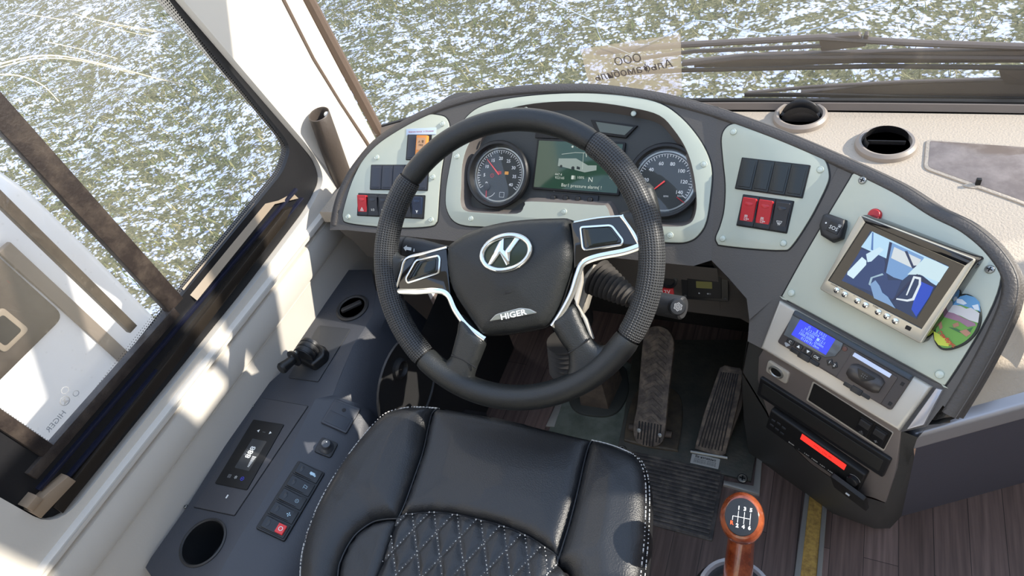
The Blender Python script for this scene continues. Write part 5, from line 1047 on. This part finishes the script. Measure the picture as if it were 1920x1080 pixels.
k = MB(); dd = V((.75, -.2, .0)).normalized(); dd2 = V((-.2, -.75, 0)).normalized(); k.tube([dc+V((0, -.016, .034)), dc+V((0, .018, .034))], .022, 24); mesh('valve_drum', k, dark_m, HB)
for y_ in (-.012, 0, .012): k = MB(); k.tube([dc+V((0, y_-.002, .034)), dc+V((0, y_+.002, .034))], .0235, 24); mesh('drum_rib', k, black_m, HB)
kn1 = CAM+ray((533, 687))*((CAM.z-(KZ+.055))/-ray((533, 687)).z); k = MB(); k.tube([dc+V((-.015, -.004, .04)), dc.lerp(kn1, .55)+V((0, 0, .025)), kn1], [.006, .0045, .0045], 12); mesh('lever_rod', k, steel_m, HB)
dk = (kn1-dc-V((0, 0, .04))).normalized(); k = MB(); k.tube([kn1-dk*.030, kn1-dk*.026, kn1-dk*.024, kn1-dk*.01, kn1+dk*.006, kn1+dk*.010], [.018, .019, .010, .0105, .0125, .010], 24); mesh('lever_knob', k, black_m, HB)
# climate display
DPa = oncon('climate_control', 'black climate control unit with digital display in the side console', 'control unit', (450, 850))
P_ = PK_.pts([(491, 747), (578, 762), (440, 967), (364, 951)]); k = MB(); k.slab(PK_, fil(P_, .002), 0, .0022, .0008); o = mesh('cover_plate', k, mat('cover_plate', (66, 66, 70), .5, bump=(450, .15)), DPa)
k = MB(); k.slab(PK_, inset(ccw(fil(P_, .002)), -.001), -.001, .0008, 0); mesh('plate_gap', k, void_m, o)
q = Q(PK_, [(477, 787), (535, 797), (462, 919), (402, 907)], .0022); k = MB(); k.slab(q, rr(q.W, q.H, .003), 0, .0022, .001); UN = mesh('control_face', k, void_m, DPa)
l_ = Q(PK_, [(474, 822), (500, 828), (467, 883), (439, 877)], .0046); k = MB(); k.flat(l_, rr(l_.W, l_.H, .001)); LC = mesh('lcd_screen', k, mat('lcd_grey', (62, 64, 66), .2), UN)
lq = l_.rot(90); txt(lq, '888', .004, .003, .017, white_m, LC, 'digits', h=.0004, bold=.0004); txt(lq, '❄ ▪ ◦', .002, .0125, .0045, grey_m, LC, 'lcd_icons')
k = MB()
for i in range(9): k.flat(lq, rr(.0014, .004+i*.0007, .0002, -.024+i*.0026, -.011), .0004)
mesh('fan_scale', k, white_m, LC)
uq = Pl(q.w(0, 0, .0023), q.n, q.u)
for p, t_ in [((484, 808), '◀'), ((495, 810), '—'), ((507, 812), '▶')]: txt(Pl(uq.hit(p), uq.n, uq.u), t_, 0, 0, .007, white_m if t_ != '—' else grey_m, UN, 'arrow_key', h=.0002)
for p, t_, m in [((430, 893), '▤', grey_m), ((442, 895), '✻', white_m), ((454, 898), '⊝', emi('blue_led', (70, 80, 240), 1))]: txt(Pl(uq.hit(p), uq.n, uq.u), t_, 0, 0, .009, m, UN, 'key_symbol', h=.0002)
mesh('clip_mark', MB().slab(PK_.at((427, 932)), rr(.003, .007, .001), .002, .0028, .0003), white_m, DPa)
for p in [(474, 761), (348, 950)]: screw(CN, PK_, p, .0035, True)
# cup holder
CH = oncon('cup_holder', 'round cup holder sunk in the rear end of the side console', 'cup holder', (382, 1016))
b_ = PK_.at((381, 1017)); mesh('holder_rim', MB().lathe(b_, [(.044, 0), (.044, .002), (.041, .0035), (.039, .001)], 48, cap=False), dark_m, CH)
cupn = MB().lathe(b_, [(.0395, .001), (.0395, .0005)], 48); 
# cut the hole in the console top
def console_top_with_hole():
    P2 = ccw(PK_.pts(wall_e+ridge2[::-1])); a, b3 = PK_.uv((381, 1017)); h_ = circ(.0395, a, b3, 48)
    m_ = MB(); m_.slab(PK_, P2, -.03, 0, .0015, [h_]); return m_
bpy.data.objects.remove(CT); CT = mesh('console_top', console_top_with_hole(), console_m, CN)
k = MB(); k.lathe(b_, [(.0395, .001), (.036, -.075), (.034, -.078)], 48); 
k.f = [f[::-1] for f in k.f]; mesh('holder_cup', k, mat('cup_dark', (30, 31, 33), .4), CH, ang=50)
k = MB(); k.add([b_.w(.020+.026*math.cos(a), -.004+.026*math.sin(a), -.077) for a in np.linspace(0, 6.28, 24, endpoint=False)], []); 
# slope controls
BC = oncon('blanking_plate', 'square dark blanking plate with a small round hole on the console slope', 'cover plate', (640, 782), PS)
q = Q(PS, [(628, 748), (676, 767), (650, 816), (602, 793)], 0); k = MB(); k.slab(q, rr(q.W, q.H, .004), -.001, .006, .002); o = mesh('plate_body', k, console_m, BC)
k = MB(); k.slab(q, rr(q.W*.84, q.H*.40, .002, 0, q.H*.2), .006, .0068, .0004); k.slab(q, rr(q.W*.84, q.H*.40, .002, 0, -q.H*.23), .006, .0068, .0004); mesh('raised_field', k, mat('plate_blue', (50, 54, 62), .4), o)
mesh('round_hole', MB().slab(Pl(q.hit((645, 769), .0068), q.n, q.u), circ(.0042, k=20), 0, .0004, 0), void_m, o)
JS = oncon('mirror_joystick', 'small mirror adjusting joystick on a rounded square base', 'joystick', (611, 840), PS)
q = Q(PS, [(603, 820), (634, 832), (621, 861), (589, 848)], 0); k = MB(); k.slab(q, rr(q.W, q.H, .006), -.001, .005, .002); mesh('square_base', k, dark_m, JS)
mesh('joystick_knob', MB().lathe(q, [(.0145, .005), (.014, .007), (.0105, .010), (.009, .012), (.0095, .020), (.008, .023), (.0001, .0235)], 28), mat('knob_grey', (72, 74, 78), .35), JS); mesh('white_dot', MB().slab(q, circ(.0012, 0, .003, 10), .0235, .024, 0), white_m, JS)
SB = oncon('switch_panel', 'row of five dark switches on the console slope, lowest one lit red', 'switch panel', (545, 940), PS)
q = Q(PS, [(556, 864), (608, 886), (536, 1019), (483, 992)], 0); k = MB(); k.slab(q, rr(q.W, q.H, .004), -.001, .005, .002); o = mesh('panel_frame', k, black_m, SB)
bq = q.up(.003); ch = q.H*.19
def sym5(i):
    def f(qq, o): 
        z_ = Pl(qq.o, qq.n, qq.u).rot(-90)
        txt(z_, ['⛟', '⚐', '⊙', '✣', ''][i] or ' ', 0, 0, .010, mat_c5, o, 'symbol', h=.0004)
        if i == 4: pass
    return f
mat_c5 = mat('symbol_blue_white', (196, 226, 240), .5)
for i in range(5):
    cy = q.H*(.40-.198*i); sw = bq.rot(90); # long axis across the panel
    so2 = rocker(SB, sw, cy, 0, ch*.92, q.W*.86, mat('switch_dark5', (38, 40, 44), .35) if i == 0 else bpy.data.materials['switch_dark5'], sym5(i) if i < 4 else None)
    if i == 4:
        k = MB(); k.slab(sw, rr(ch*.62, q.W*.26, .001, cy, -q.W*.22), .004, .0095, .0005); o5 = mesh('red_lens', k, mat('red_lens', (200, 50, 52), .3, emis=.25), so2, 'lit red lens'); shape(sw, ring(.0028, .004, cy, -q.W*.22), white_m, o5, 'ring_symbol', .0098)
# wall bits
for p, nm, m in [((289, 865), 'wall_screw', steel_m), ((585, 440), 'wall_plug', wall_m)]:
    b_ = PX.at(p, .0); k = MB().lathe(b_, [(.007, -.001), (.007, .002), (.004, .003), (.0001, .0022)], 18); tag(mesh(nm, k, m), 'small steel screw in the cream wall below the window' if 'screw' in nm else 'round cream plug in the wall ahead of the side console', 'fastener')
# pillar tube
TU = thing('pillar_tube', 'black rubber tube with open top leaning on the left front pillar', 'tube', (-.96, .93, .60))
tA, tB = CAM+ray((640, 330))*1.50, CAM+ray((598, 214))*1.36
td = (tB-tA).normalized(); k = MB(); tq = Pl(tA, td, V((0, 1, 0))); Lt = (tB-tA).length
k.lathe(tq, [(.027, -.02), (.0265, Lt*.5), (.0255, Lt), (.0235, Lt+.001), (.0215, Lt-.002), (.0205, Lt-.06), (.0001, Lt-.06)], 32, ry=.8); mesh('tube_sleeve', k, mat('tube_rubber', (74, 66, 60), .45, bump=(150, .3)), TU, ang=60)
k = MB(); k.sphere(tq.w(.012, -.010, Lt-.008), .0065); mesh('white_bead', k, white_m, TU)
# ================================================================== DRIVER SEAT
SZ = .545; ZS = Z(SZ)
ST_ = thing('driver_seat', 'black leather driver seat with white diamond quilting', 'seat', (-.39, .15, 0))
outL = [(824, 768), (790, 766), (766, 767), (730, 776), (705, 796), (678, 827), (655, 857), (635, 886), (612, 925), (595, 959), (585, 985), (576, 1010), (568, 1045), (565, 1080), (566, 1140), (575, 1200)]
outR = [(1112, 828), (1145, 836), (1178, 849), (1198, 862), (1208, 878), (1214, 900), (1216, 930), (1215, 980), (1213, 1020), (1207, 1080), (1200, 1140), (1190, 1200)]
seamL = [(824, 768), (812, 778), (806, 800), (795, 850), (778, 900), (760, 950), (748, 975)]
seamR = [(1112, 828), (1105, 838), (1096, 870), (1085, 920), (1070, 980), (1058, 1020), (1045, 1060)]
arcq = [(748, 975), (765, 968), (816, 964), (861, 969), (901, 978), (948, 991), (987, 1007), (1021, 1028), (1045, 1046), (1046, 1062)]
hpil = lambda H_, R_: (lambda d, x, y: H_*math.sqrt(max(0, 1-(1-min(d/R_, 1))**2)))
fz = ZS.pts(outL)
def seat_part(P, name, H_, R_, step=.006, h0=-.02, crown=None):
    P2 = ZS.pts(P); mb = MB(); b0_ = hpil(H_, R_); mb.pillow(ZS, P2, (lambda d, x, y: b0_(d, x, y)+(crown(d, x, y) if crown else 0)), step, h0); return mesh(name, mb, leather_m, ST_, ang=80)
front = [(824, 768), (870, 774), (905, 780), (960, 791), (1014, 805), (1065, 817), (1112, 828)]
crown_front = lambda d, x, y: .004*min(1, d/.05)
seat_part(front + seamR[1:] + arcq[::-1][1:] + seamL[::-1][1:], 'front_panel', .016, .022, crown=crown_front)
lowL = [(748, 975), (725, 976), (700, 982), (672, 1002), (655, 1025), (643, 1050), (636, 1080), (632, 1200)]
qL = [(748, 975), (740, 1000), (728, 1040), (714, 1080), (690, 1140), (670, 1200)]
lowR = [(1045, 1060), (1060, 1066), (1070, 1080), (1078, 1110), (1085, 1200)]
bol = lambda d, x, y: .012*min(1, d/.06)
seat_part(outL + lowL[::-1] + seamL[::-1][1:-1], 'bolster', .020, .028, crown=bol)
seat_part(outR + lowR[::-1] + seamR[::-1][1:-1], 'bolster', .020, .028, crown=bol)
seat_part(lowL + qL[::-1][:-1], 'lower_side_panel', .012, .02)
# quilted centre with diamond stitching
QP = arcq[:-1] + lowR[:1] + [(1065, 1085), (1070, 1120), (1060, 1200)] + qL[::-1][:-1]
starts = [(735, 985), (777, 966), (818, 965), (861, 970), (905, 979), (948, 992), (987, 1008), (1024, 1031)]
def uvl(p, d): a = V(ZS.uv(p)); b = V(ZS.uv((p[0]+d[0], p[1]+d[1]))); return a, (b-a).normalized()
LN = [uvl((p[0]+dx, p[1]), (14, 111)) for p in starts for dx in (0,)]+[uvl((p[0]-8, p[1]), (-93, 99)) for p in starts]+[uvl((1046, 1064), (-93, 99)), uvl((1052, 1108), (-93, 99)), uvl((1058, 1155), (-93, 99))]
def qh(d, x, y):
    m = min(abs((x-a.x)*t.y-(y-a.y)*t.x) for a, t in LN); return .004+.006*min(1, d/.012)+.0065*(1-math.exp(-m/.006))
QPu = ccw(ZS.pts(QP)); mb = MB(); mb.pillow(ZS, QPu, qh, .0035, -.02); QM = mesh('quilted_panel', mb, leather_m, ST_, ang=80)
def inside(x, y, P):
    c = False
    for i in range(len(P)):
        a, b = P[i-1], P[i]
        if (a[1] > y) != (b[1] > y) and x < a[0]+(y-a[1])*(b[0]-a[0])/(b[1]-a[1]): c = not c
    return c
stc = MB()
def stitch(mb_, pts3, L=.0046, gap=.0014, r=.00085, nrm=V((0, 0, 1))):
    acc = 0; seg = []
    for a, b in zip(pts3[:-1], pts3[1:]):
        d = (b-a).length
        if d < 1e-6: continue
        while acc < d:
            e_ = min(d, acc+L); mb_.tube([a+(b-a)*(acc/d), a+(b-a)*(e_/d)], r, 4); acc += L+gap
        acc -= d
for a, t in LN:
    P3 = []
    for i in range(0, 140):
        c = a+t*(i*.0022)
        if inside(c.x, c.y, QPu): P3.append(ZS.w(c.x, c.y, .0112))
    if len(P3) > 2: stitch(stc, P3)
mesh('diamond_stitching', stc, thread_m, QM)
def side_seam(L, d, h, name='edge_stitching'):
    mb = MB()
    P2 = [V(p) for p in cat(ZS.pts(L), 5, False)]
    for dd, hh in d:
        P3 = []
        for i, p in enumerate(P2):
            t = (P2[min(i+1, len(P2)-1)]-P2[max(i-1, 0)]).normalized(); n2 = V((-t.y, t.x)); c = p+n2*dd; P3.append(ZS.w(c.x, c.y, hh))
        stitch(mb, P3)
    return mesh(name, mb, thread_m, ST_)
side_seam(outL[:-1], [(.003, .0105), (-.0015, .001)], 0); side_seam(outR[:-1], [(-.003, .0105), (.0015, .001)], 0)
def piping(L, h, r=.0016, name='piping', m=leather_m):
    mb = MB(); mb.tube([ZS.w(*p, h) for p in cat(ZS.pts(L), 5, False)], r, 8); mesh(name, mb, m, ST_)
piping(seamL, .005); piping(seamR, .005); piping(arcq, .006); piping(lowL, .005)
# cushion side wall, base and suspension plinth
mb = MB(); OUT = outL[::-1] + front[1:-1] + outR; ou = ccw(ZS.pts(OUT)); R = []
n = len(ou); cx_ = sum(p[0] for p in ou)/n; cy_ = sum(p[1] for p in ou)/n
cc_ = cat(ou, 3)
for h_, s_ in ((.001, 1.0), (-.012, 1.012), (-.04, 1.015), (-.075, .99), (-.10, .93)): R.append([V((cx_+(x-cx_)*s_, cy_+(y-cy_)*s_, SZ+h_)) for x, y in cc_+cc_[:1]])
mb.rows(R, True); mesh('cushion_side', mb, leather_m, ST_, ang=80)
mb = MB(); mb.box(Pl((-.39, .08, 0), (0, 0, 1), (1, 0, 0)), 0, 0, .34, .36, 0, .10, .02, .01); mb.box(Pl((-.39, .08, 0), (0, 0, 1), (1, 0, 0)), 0, 0, .24, .26, .1, .46, .02, .01); mesh('seat_base', mb, dark_m, ST_)
mb = MB(); bk_ = Pl((-.40, -.17, .55), (0, .97, .22), (-1, 0, 0)); puff(mb, Pl(bk_.w(0, .30, 0), bk_.n, bk_.u), rr(.46, .60, .08), .05, .08, .02); mesh('backrest', mb, leather_m, ST_, ang=80)
# ================================================================== WIPERS, PAPER NOTE
GW = Pl((0, 1.255, .7), (0, -1, -.07), (1, 0, 0))
wipm = mat('wiper_brown', (70, 62, 58), .45)
def wiper(nm, label, blade, armp, arm2, grp='windscreen wipers'):
    w_ = thing(nm, label, 'wiper', GW.hit(blade[0]), grp)
    mb = MB(); mb.tube([GW.hit(p, -.012) for p in blade], .0042, 8, ell=1.2); mesh('wiper_blade', mb, rubber_m, w_)
    for A in armp: mb = MB(); mb.tube([GW.hit(p[:2], -.028) for p in A[0]], A[1], 8, ell=.6); mesh('wiper_arm', mb, wipm, w_)
    for A in arm2: mb = MB(); mb.slab(GW.up(-.03), fil(GW.pts(A, -.03), .004), -.006, .006, .002); mesh('arm_bracket', mb, wipm, w_)
wiper('windscreen_wiper', 'upper windscreen wiper with twin brown arms lying across the glass', [(1140, 139), (1280, 132), (1450, 128), (1650, 124), (1930, 127), (2200, 133)],
      [([(1120, 98), (1278, 84), (1540, 70), (1700, 80), (1930, 88), (2250, 98)], .009), ([(1180, 112), (1300, 96), (1540, 86)], .006), ([(1280, 118), (1400, 106), (1650, 104), (1930, 106), (2250, 110)], .010)],
      [[(1535, 68), (1612, 62), (1625, 84), (1540, 94)], [(1300, 122), (1440, 100), (1700, 94), (1930, 92), (2150, 92), (2150, 114), (1600, 116), (1400, 124)], [(1615, 80), (1622, 62), (1630, 62), (1624, 84)]])
wiper('windscreen_wiper', 'lower windscreen wiper with dark blade just above the windscreen base', [(1396, 178), (1500, 178), (1650, 181), (1800, 184), (1930, 186), (2200, 192)],
      [([(1400, 174), (1520, 163), (1700, 153), (1880, 148)], .005)], [[(1500, 172), (1640, 158), (1880, 148), (2100, 150), (2250, 160), (2100, 182), (1700, 177)], [(1872, 128), (1935, 124), (1935, 158), (1880, 156)]])
PN = thing('paper_note', 'translucent paper note with mirrored Cyrillic words taped to the windscreen', 'paper note', WS.hit((1185, 120)))
pm = bpy.data.materials.new('thin_paper'); pm.use_nodes = True; t = pm.node_tree; b = t.nodes['Principled BSDF']; b.inputs['Base Color'].default_value = lin((205, 192, 168)); b.inputs['Roughness'].default_value = .8
out = t.nodes['Material Output']; tr = t.nodes.new('ShaderNodeBsdfTransparent'); tl = t.nodes.new('ShaderNodeBsdfTranslucent'); tl.inputs[0].default_value = lin((215, 200, 175)); m1 = t.nodes.new('ShaderNodeMixShader'); m2 = t.nodes.new('ShaderNodeMixShader'); m1.inputs[0].default_value = .5; m2.inputs[0].default_value = .5
t.links.new(b.outputs[0], m1.inputs[1]); t.links.new(tl.outputs[0], m1.inputs[2]); t.links.new(tr.outputs[0], m2.inputs[1]); t.links.new(m1.outputs[0], m2.inputs[2]); t.links.new(m2.outputs[0], out.inputs[0])
q = Q(WS, [(1088, 90), (1276, 64), (1279, 162), (1118, 180)], .004)
k = MB(); k.slab(WS, WS.pts([(1088, 92), (1276, 64), (1279, 178), (1112, 190)], .004), .0035, .0040, 0); o = mesh('paper_sheet', k, pm, PN)
txt(q.rot(3), 'ООО', -.006, q.H*.16, .026, mat('ink_faded', (92, 86, 84), .8), o, mirror=True, h=.002); txt(q.rot(4), 'Альфамобиль', -.004, -q.H*.06, .0255, bpy.data.materials['ink_faded'], o, mirror=True, h=.002, bold=.0001)
# ================================================================== OUTSIDE
VH = thing('parked_van', 'white vehicle body standing right beside the driver window', 'vehicle', (-2.55, -1.6, GZ))
vX = Pl((-1.7, 0, 0), (1, 0, 0), (0, 1, 0)); vpaint = mat('van_white', (245, 243, 240), .3, coat=.4)
mb = MB(); prof3 = [(-1.70, -.35), (-1.70, .60), (-1.715, .80), (-1.76, .875), (-1.86, .91), (-2.6, .92), (-3.2, .91), (-3.34, .875), (-3.4, .6), (-3.4, -.35)]
R = []
for y, s_ in ((-4.0, .98), (.50, 1.0), (.60, 1.0), (.65, .985), (.672, .94)):
    R.append([V((-2.55+(x+2.55)*(1 if s_ > .99 else (1-(1-s_)*.5)), y, (z if s_ > .99 else .2+(z-.2)*s_))) for x, z in prof3])
mb.rows(R, False); mb.add([p for p in R[-1]], [tuple(range(len(prof3)))]); mb.add([p for p in R[-1]], [tuple(range(len(prof3)))[::-1]]); mesh('van_body', mb, vpaint, VH, ang=50)
mb = MB(); mb.slab(vX, rr(.035, 1.2, .004, .525, .13), -.002, .010, .004); mesh('body_moulding', mb, mat('moulding_grey', (128, 116, 104), .5), VH)
mb = MB(); mb.slab(vX, fil(rect(-1.2, .505, .502, .80), .03), -.002, .006, .003); o = mesh('van_window', mb, mat('dark_tint', (58, 50, 44), .25, var=(84, 76, 68), vscale=6), VH)
a = vX.uv((15, 606)); mb = MB(); mb.slab(vX, rr(.075, .085, .012, a[0]-.02, a[1]), .005, .012, .003); o2 = mesh('latch_plate', mb, mat('latch_beige', (140, 128, 112), .5), o); mb = MB(); mb.slab(vX, rr(.050, .060, .008, a[0]-.02, a[1]), .011, .0125, .0005); mesh('latch_recess', mb, void_m, o2)
mb = MB(); mb.rows([[V((-1.7, y, -.05)) for y in (-4, .67)], [V((-1.69, y, -.06)) for y in (-4, .67)], [V((-1.69, y, -.10)) for y in (-4, .67)]]); mesh('sill_line', mb, void_m, VH)
for y_ in (.05, -3.0):
    wq_ = Pl((-1.74, y_, GZ+.31), (1, 0, 0), (0, 1, 0)); w_ = mesh('wheel', MB().lathe(wq_, [(.31, -.2), (.315, -.02), (.30, .02), (.24, .03), (.22, .01), (.08, .02), (.0001, .02)], 40), rubber_m, VH); mesh('wheel_rim', MB().lathe(wq_, [(.22, .012), (.21, .022), (.19, .012), (.08, .026), (.0001, .026)], 30), steel_m, w_)
# body of our own bus below the windows and the far side of the cab, which shade the ground and shape the sun inside
mb = MB(); mb.slab(Pl((-1.06, 0, 0), (-1, 0, 0), (0, -1, 0)), [(-1.15, -.7), (3.5, -.7), (3.5, .60), (-1.15, .60)], -.0, .03, .01); struct('wall_outer', mb, vpaint, (-1.1, 0, -.7))
mb = MB(); mb.rows([[V((x, y+.02, z)) for x, y in WB] for z in (-.6, .60)], True); struct('wall_front', mb, vpaint, (0, 1.2, -.6))
mb = MB(); mb.slab(Pl((1.30, 0, 0), (-1, 0, 0), (0, -1, 0)), [(-1.15, 0), (3.5, 0), (3.5, 2.14), (-1.15, 2.14)], -.04, 0, .004, [rect(-1.13, 1.15, -1.0, 1.80), rect(-1.13, 1.90, -1.03, 2.0), rect(-.86, 1.35, -.73, 1.50), rect(-.735, 1.95, -.50, 2.10)]); struct('wall_right_sun_mask', mb, wall_m, (1.3, 0, 0))  # unseen cab side; openings shaped to drop sun patches on seat, wheel and wall
mb = MB(); mb.slab(Pl((0, 1.13, 1.6), (0, -1, 0), (1, 0, 0)), rr(2.0, .26, .03, .10, .13), -.008, .008, .004, bot=True); tag(mesh('sun_blocker', mb, rubber_m), 'unseen dark panel added at the top of the windscreen to block the sun', 'sun blocker')  # added out of view to block sun from the left wall
mb = MB(); mb.rows([[V((-1.0, -3.4, 2.2)), V((1.3, -3.4, 2.2))], [V((-1.0, -.9, 2.2)), V((1.3, -.9, 2.2))]]); struct('ceiling', mb, wall_m, (0, -2, 2.2))
# grass blades and fallen frost on the ground
N = 26000; xs_ = rng.uniform(-8.5, 3.2, N); ys_ = rng.uniform(1.35, 7.2, N)
keep = (xs_ > -1.7) | (ys_ > .8); xs_, ys_ = xs_[keep], ys_[keep]; N = len(xs_)
h_ = rng.uniform(.02, .07, N)*(1+.5*np.sin(xs_*2.1)*np.cos(ys_*1.7)); a_ = rng.uniform(0, 2*np.pi, N); ln = rng.uniform(.02, .10, N); w_ = rng.uniform(.0025, .006, N)
z0 = np.full(N, GZ)+.02
P0 = np.stack([xs_-w_*np.sin(a_), ys_+w_*np.cos(a_), z0], 1); P1_ = np.stack([xs_+w_*np.sin(a_), ys_-w_*np.cos(a_), z0], 1); P2_ = np.stack([xs_+ln*np.cos(a_), ys_+ln*np.sin(a_), z0+h_], 1)
vs = np.stack([P0, P1_, P2_], 1).reshape(-1, 3); me = bpy.data.meshes.new('grass'); me.vertices.add(len(vs)); me.vertices.foreach_set('co', (vs-np.array([0, 4, GZ])).ravel())
me.loops.add(3*N); me.loops.foreach_set('vertex_index', np.arange(3*N)); me.polygons.add(N); me.polygons.foreach_set('loop_start', np.arange(N)*3); me.polygons.foreach_set('loop_total', np.full(N, 3)); me.update()
gr_m = mat('grass_blades', (74, 90, 46), .7, var=(150, 138, 100), vscale=14); me.materials.append(gr_m)
GO = bpy.data.objects.new('grass', me); COL.objects.link(GO); GO.location = (0, 4, GZ); tag(GO, 'short tufted grass poking through the patchy snow outside', 'grass'); GO['kind'] = 'stuff'
